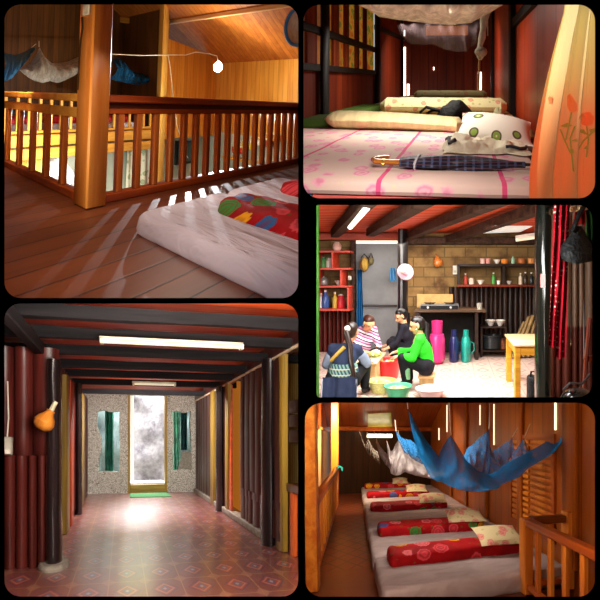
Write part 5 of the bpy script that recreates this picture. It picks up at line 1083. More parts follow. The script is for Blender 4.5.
# ================================================================== kitchen with four people (middle right opening)
K = Room(455, 277, 270, 1.0, (313.6, 203.2, 594.8, 399.4))
def kitchen():
    FZ, YB = -1.5, 5.45
    P = lambda u, v, y=YB: K.onY(u, v, y)
    Fl = lambda u, v, z=FZ: K.onZ(u, v, z)
    # ---- shell
    t = NT('kitchen_floor', .35, .4); t.rc(); S = .3; fx, fy = t.mt('FRACT', t.mt('DIVIDE', t.xyz[0], S)), t.mt('FRACT', t.mt('DIVIDE', t.xyz[1], S))
    g = t.mt('MAXIMUM', t.mt('ABSOLUTE', t.mt('SUBTRACT', fx, .5)), t.mt('ABSOLUTE', t.mt('SUBTRACT', fy, .5))); d = t.mt('ADD', t.mt('ABSOLUTE', t.mt('SUBTRACT', fx, .5)), t.mt('ABSOLUTE', t.mt('SUBTRACT', fy, .5)))
    c = t.mix(t.noise(t.rc(), 10, 3), rgb('#d8b8a8'), rgb('#f0dccf')); c = t.mix(t.mt('LESS_THAN', t.mt('ABSOLUTE', t.mt('SUBTRACT', d, .3)), .05), c, rgb('#b8908a')); c = t.mix(t.mt('GREATER_THAN', g, .485), c, rgb('#b89888')); t.col(c)
    struct(K, 'floor', MB().quad((-3.2, 2.2, FZ), (2.4, 2.2, FZ), (2.4, YB + .1, FZ), (-3.2, YB + .1, FZ)), t.m, 'pale patterned tile floor of the kitchen')
    bl = NT('block_wall', .9, .15); bl.rc(); br = bl.n('ShaderNodeTexBrick'); bl.put(br.inputs['Vector'], bl.cmb(bl.xyz[0], bl.xyz[2], 0.0)); br.inputs['Scale'].default_value = 1; br.inputs['Brick Width'].default_value = .42; br.inputs['Row Height'].default_value = .2; br.inputs['Mortar Size'].default_value = .012
    for nm, cc in (('Color1', '#80623c'), ('Color2', '#97764a'), ('Mortar', '#665434')): br.inputs[nm].default_value = rgb(cc)
    n = bl.noise(bl.rc(), 3, 4); bl.col(bl.mix(bl.step(n, .4, .75), br.outputs['Color'], rgb('#553c26'))); bl.bump(bl.noise(bl.rc(), 25, 3), .3)
    struct(K, 'wall_back', MB().quad((-3.2, YB, FZ), (2.4, YB, FZ), (2.4, YB, 1.2), (-3.2, YB, 1.2)), bl.m, 'yellow brown block wall at the back of the kitchen')
    # roof of red sheets sloping up toward the viewer, beams running obliquely
    rt = NT('red_roof', .5, .3); rt.rc(); w = rt.mt('FRACT', rt.mt('DIVIDE', rt.mt('ADD', rt.xyz[1], rt.mt('MULTIPLY', rt.xyz[0], .10)), .16)); nn = rt.noise(rt.scl(rt.rc(), (.6, 4, 1)), 3, 3)
    c = rt.mix(w, rgb('#b0381c'), rgb('#ee6a40')); rt.col(rt.mix(nn, c, rgb('#d04c28'))); rt.bump(rt.mt('SINE', rt.mt('MULTIPLY', w, 6.28)), .5, .02)
    zc = .88
    struct(K, 'ceiling', MB().quad((-3.2, 2.0, zc), (2.4, 2.0, zc), (2.4, YB, zc), (-3.2, YB, zc)), rt.m, 'red corrugated roof of the kitchen')
    bmw = wood('kitchen_beam', '#20140f', '#4a3226', gax=1, rough=.7, spec=.15, grain=12)
    for (a, b, lab) in (((336, 236), (368, 203), 'leftmost dark roof beam of the kitchen, carrying the tilted tube lamp'), ((371, 235), (430, 200), 'dark roof beam second from left, above the grey door'), ((407, 239), (505, 200), 'dark roof beam third from left, in the middle of the kitchen roof'), ((447, 242), (556, 205), 'rightmost long dark roof beam of the kitchen')):
        p, q = K.onZ(a[0], a[1], zc - .14), K.onZ(b[0], b[1], zc - .14); p = p if p.y < YB else p * (YB / p.y); e = q + (q - p) * .15
        m = MB().bar(p + V((0, -.05, .03)), e + V((0, 0, .03)), .13, .13); m.v = [v_ + V((.014 * fbm(v_.y * 3, i_), 0, .014 * fbm(v_.y * 3, i_ + 4))) for i_, v_ in enumerate(m.v)]
        solo(K, 'roof_beam', m, bmw, lab, 'beam', 'roof beams of the kitchen')
    solo(K, 'wall_plate', MB().b2((-3.2, YB - .14, P(400, 241).z), (-.95, YB - .01, P(400, 234).z), .01), wood('red_plate', '#8a2c16', '#b0421f', gax=0, rough=.5), 'red beam along the wall top above the grey door', 'beam')
    solo(K, 'wall_plate', MB().b2((-.95, YB - .16, P(400, 245).z), (2.3, YB - .01, P(400, 238).z), .01), bmw, 'dark beam along the top of the block wall', 'beam')
    p, q, r_, s_ = (K.onZ(u, v, zc - .012) for u, v in ((470, 234), (500, 226), (533, 226), (520, 232)))
    struct(K, 'window_1', MB().poly([p, q, r_, s_]), glow('skylight', '#e8e4d8', .75), 'pale roof light sheet between the beams')
    # grey door, frame, dark posts
    a, b = P(357, 340), P(398, 243)
    T = Thing(K, 'door_1', 'flat grey door in the block wall', None, ((a.x + b.x) / 2, YB, FZ)); T.o['kind'] = 'structure'
    leaf = T.part('door_leaf', MB().b2((a.x, YB - .05, FZ), (b.x, YB - .01, b.z)), plain('door_grey', '#77787a', .6, .3, .12, 3)); T.part('lock_rail', MB().b2((a.x + .1, YB - .08, P(0, 305).z - .02), (b.x, YB - .05, P(0, 305).z + .015), .005), plain('bolt_dark', '#3a302a', .4), under=leaf); T.part('transom', MB().b2((a.x, YB - .06, b.z - .02), (b.x, YB - .02, P(0, 240).z), .005), glow('transom_light', '#f4eed8', .8))
    T.part('jamb', MB().b2((P(353, 0).x, YB - .12, FZ), (a.x, YB, P(0, 236).z), .01), bmw)
    pk = wood('kitchen_post', '#0c0b0d', '#221d1e', gax=2, rough=.3, spec=.5, grain=10)
    pp = P(403, 300, 5.0); solo(K, 'round_post', MB().tube([(pp.x + .012 * fbm(i * .6, 2), 5.0, FZ + 2.4 * i / 10) for i in range(11)], [.095] * 11, 14), pk, 'black post in the middle of the kitchen beside the grey door', 'post')
    # ---- right front: post, log wall
    yp = 2.75; pp = P(543, 300, yp); T = Thing(K, 'round_post', 'thick glossy black post in the right foreground of the kitchen', 'post', (pp.x, yp, FZ))
    T.part('shaft', MB().tube([(pp.x + .01 * fbm(i * .6, 7), yp, FZ + 2.6 * i / 14) for i in range(15)], [.083 + .004 * fbm(i * .8, 9) for i in range(15)], 18), wood('glossy_post', '#0a0e0c', '#161c19', gax=2, rough=.15, spec=.4, grain=8))
    T.part('paper_patch', MB().grid(lambda u, v: (pp.x - .055 + .05 * u, yp - .086 + .03 * (1 - u) ** 2, P(0, 287, yp).z + .13 * v), 5, 3), plain('pink_paper', '#e08a8a', .7))
    rnd = random.Random(4); m = MB(); xw0 = P(548, 300, 3.3).x; cur = xw0; i = 0
    while cur < 2.4:
        wd_ = rnd.uniform(.07, .12); dd = rnd.uniform(.03, .055); ph = rnd.uniform(0, 9)
        m.grid(lambda u, v: (cur + wd_ * u + .008 * fbm(v * 3, ph), 3.3 - dd * math.sqrt(max(0, 1 - (2 * u - 1) ** 2)), FZ + 2.6 * v), 8, 8); cur += wd_; i += 1
    lg = NT('kitchen_logs', .45, .35); lg.rc(); n = lg.noise(lg.scl(lg.rc(), (1, 1, .08)), 11, 4, .6, .6); hi_ = lg.step(lg.z(), -.62, -.58); lg.col(lg.mix(hi_, lg.mix(n, rgb('#38160f'), rgb('#6a2f22')), lg.mix(n, rgb('#4a3a2e'), rgb('#9a7d66'))))
    struct(K, 'wall_right', m, lg.m, 'wall of upright half logs at right, reddish below and weathered above')
    # dark half-log wainscot at the back right
    m = MB(); cur = P(449, 300).x; rnd = random.Random(9)
    while cur < 2.3:
        wd_ = rnd.uniform(.07, .12); dd = rnd.uniform(.03, .05); ph = rnd.uniform(0, 9)
        m.grid(lambda u, v: (cur + wd_ * u + .008 * fbm(v * 3, ph), YB - .02 - dd * math.sqrt(max(0, 1 - (2 * u - 1) ** 2)), FZ + (P(0, 287).z - FZ) * v), 6, 6); cur += wd_
    struct(K, 'wall_back.001', m, wood('wainscot', '#1a100d', '#3a241c', gax=2, rough=.45, spec=.35, grain=9), 'dark half log panelling along the foot of the back wall')
    m = MB(); cur = -3.0
    while cur < P(353, 0).x - .1:
        wd_ = rnd.uniform(.07, .11); m.grid(lambda u, v: (cur + wd_ * u, YB - .02 - .04 * math.sqrt(max(0, 1 - (2 * u - 1) ** 2)), FZ + (P(0, 309).z - FZ) * v), 6, 4); cur += wd_
    struct(K, 'wall_back.002', m, wood('wainscot_red', '#38100c', '#5f2018', gax=2, rough=.4, spec=.35, grain=9), 'dark red half log panelling under the red shelves')
    solo(K, 'green_pole', MB().tube([(P(317, 300, 3.0).x, 3.0, FZ + 2.6 * i / 8) for i in range(9)], .022, 10), plain('pole_green', '#3c7a2a', .4), 'thin green pole at the far left edge of the kitchen', 'pole')
    # ---- red shelf unit at left
    ys = YB - .3; rw = wood('red_shelf', '#a82c1a', '#d0452a', gax=0, rough=.45)
    X = lambda u, y=YB - .2: P(u, 0, y).x
    Z = lambda v, y=YB - .2: P(0, v, y).z
    T = Thing(K, 'wall_shelf', 'red wooden shelf unit on the back wall left of the grey door', 'shelf', (X(335), YB - .15, Z(310)))
    for v in (252, 269, 286.5, 309.5): T.part('shelf_board', MB().b2((X(314), ys, Z(v) - .02), (X(352), YB - .02, Z(v) + .02), .004), rw)
    for u, v0, v1 in ((334.5, 269, 252), (343, 286, 269), (350, 309, 286), (319, 309, 252)): T.part('upright', MB().b2((X(u) - .02, ys, Z(v0)), (X(u) + .02, YB - .02, Z(v1)), .004), rw)
    def vessel(name, label, cat, u, vb, vt, prof, mat, y=None, group=None, extra=None):
        """prof: radius-height pairs in units of the vessel's height"""
        y = y or YB - .17; b = P(u, vb, y); h = P(u, vt, y).z - b.z
        T = Thing(K, name, label, cat, b, group); m = MB().lathe([(r * h, z * h) for r, z in prof], (0, 0, 0), 14); m.v = [b + V((q.x, q.y * .6, q.z)) for q in m.v]; T.part('vessel', m, mat)
        if extra:
            for nm, pr, mt_ in extra: e = MB().lathe([(r * h, z * h) for r, z in pr], (0, 0, 0), 12); e.v = [b + V((q.x, q.y * .6, q.z)) for q in e.v]; T.part(nm, e, mt_)
        return T
    jar = [(.001, 0), (.33, 0), (.36, .1), (.36, .7), (.28, .8), (.28, .84), (.001, .84)]; lid = [(.001, .84), (.3, .84), (.3, 1), (.001, 1)]
    bot = [(.001, 0), (.16, 0), (.17, .05), (.17, .6), (.07, .78), (.06, .92), (.001, .92)]; cap = [(.001, .9), (.075, .9), (.075, 1), (.001, 1)]
    bowl = [(.001, 0), (.35, 0), (.38, .1), (.85, .85), (.95, 1), (.9, 1), (.75, .8), (.3, .15), (.001, .12)]
    glm = plain('glass_clear', '#c9d4d8', .1, .6); pw = plain('porcelain', '#ece6da', .25, .5, .05); cw = plain('cap_white', '#e8e2d6', .4)
    vessel('round_jar', 'pale pink round jar standing on top of the red shelves', 'jar', 337, 251, 242, [(.001, 0), (.3, 0), (.5, .3), (.5, .6), (.3, .92), (.001, .95)], plain('pale_pink', '#e8c0b0', .4), extra=[('rim', [(.001, .9), (.26, .9), (.26, 1), (.001, 1)], cw)])
    vessel('spice_jar', 'small green topped jar on the upper red shelf', 'jar', 324, 268, 257, jar, plain('jar_green', '#4f8a4a', .3), extra=[('lid', lid, plain('lid_green', '#2f6a34', .4))])
    vessel('spice_jar', 'white jar beside the green topped one on the upper red shelf', 'jar', 329.5, 268, 258, jar, pw, extra=[('lid', lid, cw)])
    vessel('spice_jar', 'reddish jar at the left end of the upper red shelf', 'jar', 319.5, 268, 260, jar, plain('jar_red', '#a8402c', .3), extra=[('lid', lid, cw)])
    vessel('kettle', 'grey round pot on the second red shelf', 'pot', 324, 285, 276, [(.001, 0), (.4, 0), (.48, .25), (.45, .6), (.3, .8), (.12, .85), (.1, 1), (.001, 1)], plain('pot_grey', '#8c8c88', .3, .5, metal=.4), extra=[('lid', [(.001, .8), (.28, .8), (.1, .9), (.001, .92)], plain('pot_lid', '#a8a8a2', .3))])
    vessel('bowl', 'white bowl on the second red shelf', 'bowl', 339, 285.5, 280.5, bowl, pw)
    vessel('bottle', 'clear bottle at the left of the lowest red shelf', 'bottle', 320.5, 308, 293, bot, glm, extra=[('cap', cap, cw)])
    vessel('bottle', 'blue labelled bottle on the lowest red shelf', 'bottle', 325.5, 308, 290, [(r * 1.2, z) for r, z in bot], plain('bottle_blue', '#3a5a9a', .2, .5), extra=[('cap', [(r * 1.2, z) for r, z in cap], cw)])
    vessel('bottle', 'yellowish bottle beside the red thermos jug on the lowest red shelf', 'bottle', 335, 308, 292, bot, plain('bottle_yellow', '#d8b84a', .2, .5), extra=[('cap', cap, cw)])
    vessel('jug', 'red and white jug at the right of the lowest red shelf', 'jug', 341, 308.5, 294, [(.001, 0), (.26, 0), (.3, .1), (.28, .6), (.2, .75), (.22, .9), (.001, .92)], plain('jug_red', '#d0303a', .3), extra=[('lid', [(.001, .9), (.2, .9), (.1, 1), (.001, 1)], cw)])
    T = Thing(K, 'light_switch', 'white switch plate on the jamb beside the red shelves', 'switch', P(349.5, 279, YB - .1)); c_ = P(349.5, 278, YB - .14); T.part('plate', MB().box((c_.x, YB - .06, c_.z), (.085, .12, .085), .006), cw); T.part('rocker', MB().box((c_.x, YB - .125, c_.z), (.03, .012, .05), .003), plain('rocker', '#c8c2b2', .4))
    # ---- cloths on the door
    def hang(name, label, cat, u0, u1, v0, v1, y, mat, folds=3, amp=.03, taper=.8):
        a, b = P(u0, v0, y), P(u1, v1, y); cx = (a.x + b.x) / 2
        m = MB().grid(lambda s, t: (cx + (s - .5) * (b.x - a.x) * (1 - (1 - taper) * t), y - amp * (1 + math.sin(s * folds * 2 * PI + 2 * t)) - .01 * fbm(s * 6, t * 5), b.z + (a.z - b.z) * t + .02 * fbm(s * 5, t)), folds * 8, 8)
        return solo(K, name, m, mat, label, cat, sharp=80)
    hang('blue_cloth', 'long blue cloth hanging on the left side of the grey door', 'cloth', 357, 364, 270, 327, YB - .08, cloth('cloth_blue', '#1c6aa8', .8), 3, .02, .6)
    T = Thing(K, 'straw_bag', 'yellow and black woven bag hanging on the grey door', 'bag', P(364, 272, YB - .1)); m = MB().ell(P(364.5, 264.5, YB - .16), (.085, .07, .14), 14, 10); T.part('bag_body', m, wood('straw', '#3a2f1c', '#c8a040', gax=2, plank=.05, pax=0, rough=.7)); T.part('bag_strap', MB().tube([P(361, 258, YB - .15), P(364, 254, YB - .12), P(369, 259, YB - .15)], .012, 6), plain('strap_dark', '#2a241c', .7))
    T = Thing(K, 'straw_bag', 'small olive bag hanging to the right of the yellow and black bag on the door', 'bag', P(370, 265, YB - .1)); T.part('bag_body', MB().ell(P(371, 261, YB - .15), (.06, .06, .08), 12, 8), plain('olive', '#6a6040', .7)); T.part('bag_strap', MB().tube([P(369, 258, YB - .15), P(371, 253, YB - .1), P(373, 258, YB - .15)], .01, 6), plain('strap_dark'))
    hang('blue_cloth', 'small light blue cloth hanging at the right edge of the grey door', 'cloth', 390, 397, 268, 281, YB - .12, cloth('cloth_sky', '#5a9ac8', .8), 2, .03, .7)
    hp = P(405.5, 272, 4.87)
    T = Thing(K, 'hat', 'pink and white hat hanging on the middle black post', 'hat', hp); m = MB().lathe([(.15, 0), (.14, .015), (.075, .03), (.07, .09), (.03, .12), (.001, .12)], (0, 0, 0), 20); m.place(hp, rx=PI / 2 - .2, rz=.35, sc=(1, 1, 1)); m.v = [V((q.x, hp.y + (q.y - hp.y) * .6, q.z)) for q in m.v]; T.part('brim', m, cloth('hat_pink', '#e8a8b8', .8, .3)); T.part('crown_patch', MB().ell(hp + V((-.045, -.05, .03)), (.06, .045, .06), 12, 8), cloth('hat_white', '#f0e4dc', .8))
    # ---- counter with stove, gas bottle, flasks
    yc0, yc1 = 4.85, YB - .06; cz = K.onY(440, 310, yc0).z; dkw = wood('counter_dark', '#1e1410', '#3a281f', gax=0, rough=.5)
    xl, xr = P(414, 0, yc0).x, P(486, 0, yc0).x
    T = Thing(K, 'counter', 'dark wooden counter carrying the gas stove against the block wall', 'counter', ((xl + xr) / 2, 5.1, FZ)); T.part('counter_top', MB().b2((xl, yc0, cz - .045), (xr, yc1, cz), .006), wood('counter_top', '#3a2a1e', '#6a4e36', gax=0, rough=.45))
    T.part('side_panel', MB().b2((P(475, 0, yc0).x, yc0 + .03, FZ), (P(478.5, 0, yc0).x, yc1, cz - .045), .005), dkw); T.part('leg', MB().b2((xl + .02, yc0 + .03, FZ), (xl + .1, yc0 + .11, cz - .045), .005), dkw); T.part('back_panel', MB().b2((xl, YB - .09, FZ), (P(476, 0, yc1).x, YB - .065, cz - .045)), plain('counter_back', '#2e2a26', .8))
    solo(K, 'cardboard_sheet', MB().b2((P(417, 0, 5.3).x, 5.28, cz), (P(453, 0, 5.3).x, 5.305, P(0, 294, 5.3).z), .004), plain('cardboard', '#b8905a', .8), 'tan cardboard sheet standing behind the gas stove', 'cardboard')
    sx0, sx1 = P(420, 0, 4.95).x, P(459, 0, 4.95).x; T = Thing(K, 'gas_stove', 'silver and black two burner gas stove on the dark counter', 'stove', ((sx0 + sx1) / 2, 5.05, cz)); sb_ = T.part('stove_body', MB().b2((sx0, 4.92, cz), (sx1, 5.22, cz + .085), .012), plain('stove_metal', '#8f9498', .3, .5, metal=.6)); T.part('front_panel', MB().b2((sx0 + .02, 4.905, cz + .012), (sx1 - .02, 4.93, cz + .07), .004), plain('stove_black', '#1c1e22', .25, .5))
    for x in (sx0 + .17, sx1 - .17): T.part('burner', MB().lathe([(.09, 0), (.09, .02), (.05, .03), (.05, .012), (.001, .012)], (x, 5.07, cz + .085), 16), plain('stove_black')); T.part('pan_support', MB().b2((x - .11, 5.06, cz + .105), (x + .11, 5.075, cz + .118)).b2((x - .008, 4.97, cz + .105), (x + .008, 5.17, cz + .118)), plain('stove_black'))
    for x in (sx0 + .15, sx1 - .15): T.part('knob', MB().tube([(x, 4.905, cz + .04), (x, 4.885, cz + .04)], .022, 12), plain('knob_silver', '#c8ccd0', .3, .5, metal=.5), under=sb_)
    g = Fl(437, 354); g.y = 4.8; g = V((P(437, 0, 4.72).x, 4.72, FZ)); pm_ = plain('gas_pink', '#d8347e', .35, .5, .05)
    hh = P(0, 321, 4.72).z - FZ + .0
    T = Thing(K, 'gas_bottle', 'pink gas bottle under the left part of the counter', 'gas bottle', g); m = MB().lathe([(.09, 0), (.1, .02), (.135, .06), (.14, .12), (.14, .42), (.12, .5), (.06, .53), (.001, .53)], g, 20); T.part('cylinder', m, pm_); T.part('collar', MB().lathe([(.095, .5), (.1, hh), (.085, hh), (.08, .52)], g, 18), pm_); T.part('valve', MB().lathe([(.03, .5), (.03, .6), (.001, .6)], g, 10), plain('brass'))
    def flask(u, mat, lab):
        b = V((P(u, 0, 4.8).x, 4.8, FZ)); h = P(0, 330, 4.8).z - FZ
        T = Thing(K, 'vacuum_flask', lab, 'flask', b); T.part('flask_body', MB().lathe([(.08, 0), (.088, .02), (.088, h * .6), (.07, h * .74), (.055, h * .8), (.001, h * .8)], b, 16), mat); T.part('flask_cup', MB().lathe([(.055, h * .8), (.048, h), (.001, h)], b, 14), mat)
        T.part('handle', MB().tube([b + V((.085, 0, h * .62)), b + V((.14, 0, h * .58)), b + V((.145, 0, h * .35)), b + V((.09, 0, h * .25))], .011, 8), mat)
    flask(454, plain('flask_navy', '#20285a', .3, .5), 'navy blue vacuum flask under the counter beside the pink gas bottle'); flask(466, plain('flask_teal', '#1f9a8a', .3, .5), 'teal vacuum flask under the counter at the right')
    # ---- low rack right of the counter
    ry_ = 5.15; r0, r1 = P(480, 0, ry_).x, P(506, 0, ry_).x
    T = Thing(K, 'low_rack', 'low dark rack with bowls and a pot, right of the counter', 'rack', ((r0 + r1) / 2, ry_, FZ))
    for v in (326, 349): T.part('rack_shelf', MB().b2((r0, ry_ - .12, P(0, v, ry_).z - .02), (r1, ry_ + .14, P(0, v, ry_).z), .004), dkw)
    for x in (r0 + .02, r1 - .02): T.part('leg', MB().b2((x - .02, ry_ - .1, FZ), (x + .02, ry_ - .06, P(0, 326, ry_).z - .02), .004), dkw)
    z1 = 326
    for u, lab in ((490.5, 'white bowl at the left on the low rack'), (500, 'white bowl at the right on the low rack')): vessel('bowl', lab, 'bowl', u, 325.8, 320, bowl, pw, ry_, 'bowls on the low rack')
    vessel('cooking_pot', 'dark cooking pot on the bottom shelf of the low rack', 'pot', 492, 348.8, 335, [(.001, 0), (.62, 0), (.7, .1), (.7, .85), (.76, .9), (.76, 1), (.66, 1), (.62, .2), (.001, .15)], plain('pot_dark', '#23282a', .35, .5), ry_)
    vessel('tin_cup', 'small grey cup standing on the right end of the counter', 'cup', 479.5, 310, 303, [(.001, 0), (.35, 0), (.42, 1), (.36, 1), (.3, .1), (.001, .1)], plain('tin', '#a8a498', .3, .5), 4.95)
    vessel('clay_jar', 'small reddish jar beside the pot on the low rack', 'jar', 503, 348.8, 338, jar, plain('clay', '#8a4a2c', .6), ry_, extra=[('lid', lid, plain('clay_lid', '#5a3020', .6))])
    # firewood
    bk_ = wood('firewood', '#6a5434', '#a88a58', gax=2, rough=.8, grain=14)
    for i, (u0, v0, u1, v1, w_) in enumerate(((513, 347, 529, 317, .042), (518, 348, 533, 316, .05), (523, 348, 537, 318, .045), (528, 349, 538, 320, .045), (533, 349, 541, 322, .045), (509, 346, 524, 322, .035), (537, 349, 540, 303, .04))):
        ya = 4.95 + .02 * i; a, b = P(u0, v0, ya), P(u1, v1, YB - .2); a.z = FZ + .02
        solo(K, 'firewood_log', MB().tube([a, a.lerp(b, .5) + V((.01, 0, .01)), b], [w_, w_ * .95, w_ * .85], 8), bk_, ['split log leaning second from left in the firewood stack', 'split log leaning third from left in the firewood stack', 'split log in the middle of the firewood stack', 'split log leaning third from right in the firewood stack', 'split log leaning second from right in the firewood stack', 'thin split log at the left edge of the firewood stack', 'tall upright stick at the right end of the firewood stack'][i], 'firewood', 'firewood leaning by the back wall')
    # gourd and socket on the block wall
    c_ = P(438, 262, YB - .08); T = Thing(K, 'gourd_ladle', 'copper brown gourd ladle hanging on the block wall', 'ladle', c_); m = MB().lathe([(.001, -.1), (.07, -.09), (.1, -.04), (.095, .02), (.06, .06), (.05, .1), (.001, .11)], (0, 0, 0), 16); m.place(c_, sc=(1, .6, 1), ry=-.3); T.part('gourd', m, plain('copper', '#b8682c', .25, .5)); T.part('handle', MB().tube([c_ + V((-.02, 0, .09)), c_ + V((-.05, 0, .15))], .02, 8), plain('copper'))
    c_ = P(455, 270, YB - .02); T = Thing(K, 'wall_socket', 'white socket plate on the block wall left of the dark shelf', 'socket', c_); pt_ = T.part('plate', MB().box((c_.x, YB - .015, c_.z), (.09, .03, .18), .006), cw); T.part('socket_face', MB().box((c_.x, YB - .034, c_.z - .03), (.05, .01, .05), .003), plain('rocker'), under=pt_)
    # ---- dark open wall shelf with crockery
    yq = YB - .24; T = Thing(K, 'wall_shelf', 'dark open wall shelf with bottles and bowls above the log panelling', 'shelf', (P(500, 0).x, YB - .12, P(0, 287).z)); dk2 = wood('shelf_dark', '#140d0a', '#2e1f17', gax=0, rough=.5); Xs = lambda u: P(u, 0, yq).x; Zs = lambda v: P(0, v, yq).z
    T.part('shelf_board', MB().b2((Xs(457), yq, Zs(266.5)), (Xs(541), YB - .01, Zs(263.8)), .004), dk2); T.part('shelf_board', MB().b2((Xs(457), yq, Zs(287)), (Xs(541), YB - .01, Zs(284.6)), .004), wood('shelf_reddish', '#3a1408', '#7a2c14', gax=0, rough=.5))
    for u in (458.5, 504, 540): T.part('upright', MB().b2((Xs(u - 1.4), yq, Zs(285)), (Xs(u + 1.4), YB - .01, Zs(265)), .004), dk2)
    yv = YB - .15
    vessel('cup', 'pinkish cup at the left on top of the dark wall shelf', 'cup', 482.5, 263.6, 258.5, [(.001, 0), (.4, 0), (.5, 1), (.42, 1), (.35, .1), (.001, .1)], plain('cup_pink', '#d8a8a0', .3), yv); vessel('cup', 'second pinkish cup on top of the dark wall shelf', 'cup', 488, 263.6, 258.5, [(.001, 0), (.4, 0), (.5, 1), (.42, 1), (.35, .1), (.001, .1)], plain('cup_rose', '#c88a80', .3), yv)
    vessel('bowl', 'white bowl on top of the dark wall shelf', 'bowl', 497, 263.6, 259.5, bowl, pw, yv); box_ = [(.001, 0), (.72, 0), (.76, .1), (.76, .9), (.7, 1), (.001, 1)]
    vessel('wooden_box', 'orange wooden round box in the middle on top of the dark shelf', 'box', 504.5, 263.6, 259, box_, plain('box_orange', '#c87838', .5), yv)
    vessel('bottle', 'green and white bottle on top of the dark wall shelf', 'bottle', 513, 263.6, 256, [(r * 1.5, z) for r, z in bot], plain('bottle_greenwhite', '#8fb89a', .3), yv, extra=[('cap', cap, plain('lid_green'))])
    vessel('wooden_box', 'brown round box second from right on top of the dark shelf', 'box', 521.5, 263.6, 258.5, box_, plain('box_brown', '#a86030', .5), yv); vessel('wooden_box', 'orange brown round box at the right end on top of the dark shelf', 'box', 531.5, 263.6, 258.5, box_, plain('box_tan', '#c88848', .5), yv)
    vessel('bottle', 'red bottle at the left inside the dark wall shelf', 'bottle', 465.5, 284.4, 273.5, bot, plain('bottle_red', '#a8382c', .3), yv, extra=[('cap', cap, cw)])
    vessel('spice_jar', 'brown and white jar beside the red bottle inside the dark shelf', 'jar', 471.5, 284.4, 277, jar, plain('jar_pale', '#c8b8a8', .3), yv, extra=[('lid', lid, plain('lid_brown', '#8a5a3a', .4))])
    vessel('bowl', 'white bowl inside the dark shelf, left of the green bottle', 'bowl', 480.5, 284.4, 280, bowl, pw, yv); vessel('bottle', 'green bottle inside the dark wall shelf', 'bottle', 493.5, 284.4, 272.5, bot, plain('bottle_green', '#3f8a3a', .2, .5), yv, extra=[('cap', cap, cw)])
    vessel('cup', 'white cup right of the green bottle inside the dark shelf', 'cup', 498.5, 284.4, 280.5, [(.001, 0), (.4, 0), (.5, 1), (.42, 1), (.35, .1), (.001, .1)], pw, yv); vessel('bowl', 'white bowl in the right half of the dark shelf', 'bowl', 509, 284.4, 281, bowl, pw, yv)
    for u, cc, lab, vt in ((520.5, '#d8c8b0', 'pale bottle in the right half of the dark shelf', 273), (525.5, '#3a2a20', 'dark bottle in the middle of the three at the shelf right', 272), (531.5, '#20242a', 'black bottle farthest right inside the dark shelf', 272.5)): vessel('bottle', lab, 'bottle', u, 284.4, vt, bot, plain('bottle_' + cc[1:], cc, .2, .5), yv, 'bottles at the right of the dark shelf', extra=[('cap', cap, cw)])
    # ---- lamps
    p, q = K.onZ(350, 227, zc - .17), K.onZ(366.5, 207.5, zc - .17); T = Thing(K, 'tube_lamp', 'glowing tube lamp tilted along the leftmost roof beam', 'lamp', p); T.part('tube', MB().tube([p, q], .035, 10), glow('tube_kitchen', '#fff6e4', 2.5)); T.part('housing', MB().bar(p + V((.03, 0, .05)), q + V((.03, 0, .05)), .06, .05), cw)
    p, q = P(516, 240, 4.6), P(544, 236, 4.4); T = Thing(K, 'tube_lamp', 'white tube lamp with a faint added glow under the roof at right, near the black post', 'lamp', p); T.part('tube', MB().tube([p, q], .03, 10), glow('tube_dim', '#e8dcc0', .5)); T.part('housing', MB().bar(p + V((0, .02, .05)), q + V((0, .02, .05)), .05, .05), cw)  # the tube carries a small painted-in glow
    # ---- yellow table
    ty = wood('yellow_table', '#c8861e', '#eab040', gax=0, rough=.4); a = P(513.5, 0, 3.32); y0, y1 = 3.3, 3.95; tz = P(0, 347, y0).z; T = Thing(K, 'table', 'yellow wooden table standing behind the thick black post at right', 'table', (a.x + .4, 3.6, FZ)); x0 = a.x
    T.part('table_top', MB().b2((x0 - .0, y0, tz - .0), (x0 + .75, y1, tz + .025), .005), wood('table_top_pale', '#d8b078', '#f0d8a8', gax=0, rough=.35)); T.part('apron', MB().b2((x0 + .03, y0 + .03, tz - .11), (x0 + .72, y1 - .03, tz), .004), ty)
    for x in (x0 + .055, x0 + .70):
        for y in (y0 + .06, y1 - .06): T.part('leg', MB().b2((x - .035, y - .035, FZ), (x + .035, y + .035, tz), .005), ty)
    # ---- scarves, bag, stool in the right foreground
    dot = NT('dotted_red', .8, .15); dot.rc(); vo = dot.vor(dot.scl(dot.rc(), (1, .3, 1)), 21, 'F1', .4); dot.col(dot.mix(dot.mt('LESS_THAN', vo.outputs['Distance'], .24), dot.mix(dot.noise(dot.rc(), 6, 2), rgb('#7a0816'), rgb('#a81024')), rgb('#f0d8c8')))
    def scarf(u0, u1, b0, b1, v0, v1, y, lab):
        A_ = [P(u0, v0, y), P(u1, v0, y)]; B_ = [P(b0, v1, y), P(b1, v1, y)]
        m = MB().grid(lambda s, t: tuple((A_[0].lerp(A_[1], s)).lerp(B_[0].lerp(B_[1], s), t) + V((0, -.02 * (1 + math.sin(s * 12 + t * 2)) - .012 * fbm(s * 5, t * 4), .02 * fbm(s * 3) * t))), 18, 20); solo(K, 'scarf', m, dot.m, lab, 'scarf', 'dotted scarves on the peg', sharp=80)
    scarf(553, 565, 547, 556, 204, 346, 2.62, 'red white dotted scarf hanging at the left, next to the black post'); scarf(559, 569, 553, 564, 204, 357, 2.55, 'red white dotted scarf hanging in front, reaching lowest')
    T = Thing(K, 'coat_peg', 'pale wooden peg rail at the top right corner of the kitchen', 'peg rail', P(575, 208, 2.7)); T.part('peg_rail', MB().bar(P(552, 212, 2.72), P(600, 205, 2.72), .03, .05), plain('peg_wood', '#c8a078', .6))
    for u in (566, 572, 580): T.part('peg', MB().tube([P(u, 210, 2.72), P(u - 1, 208, 2.6)], .012, 8), plain('peg_wood'))
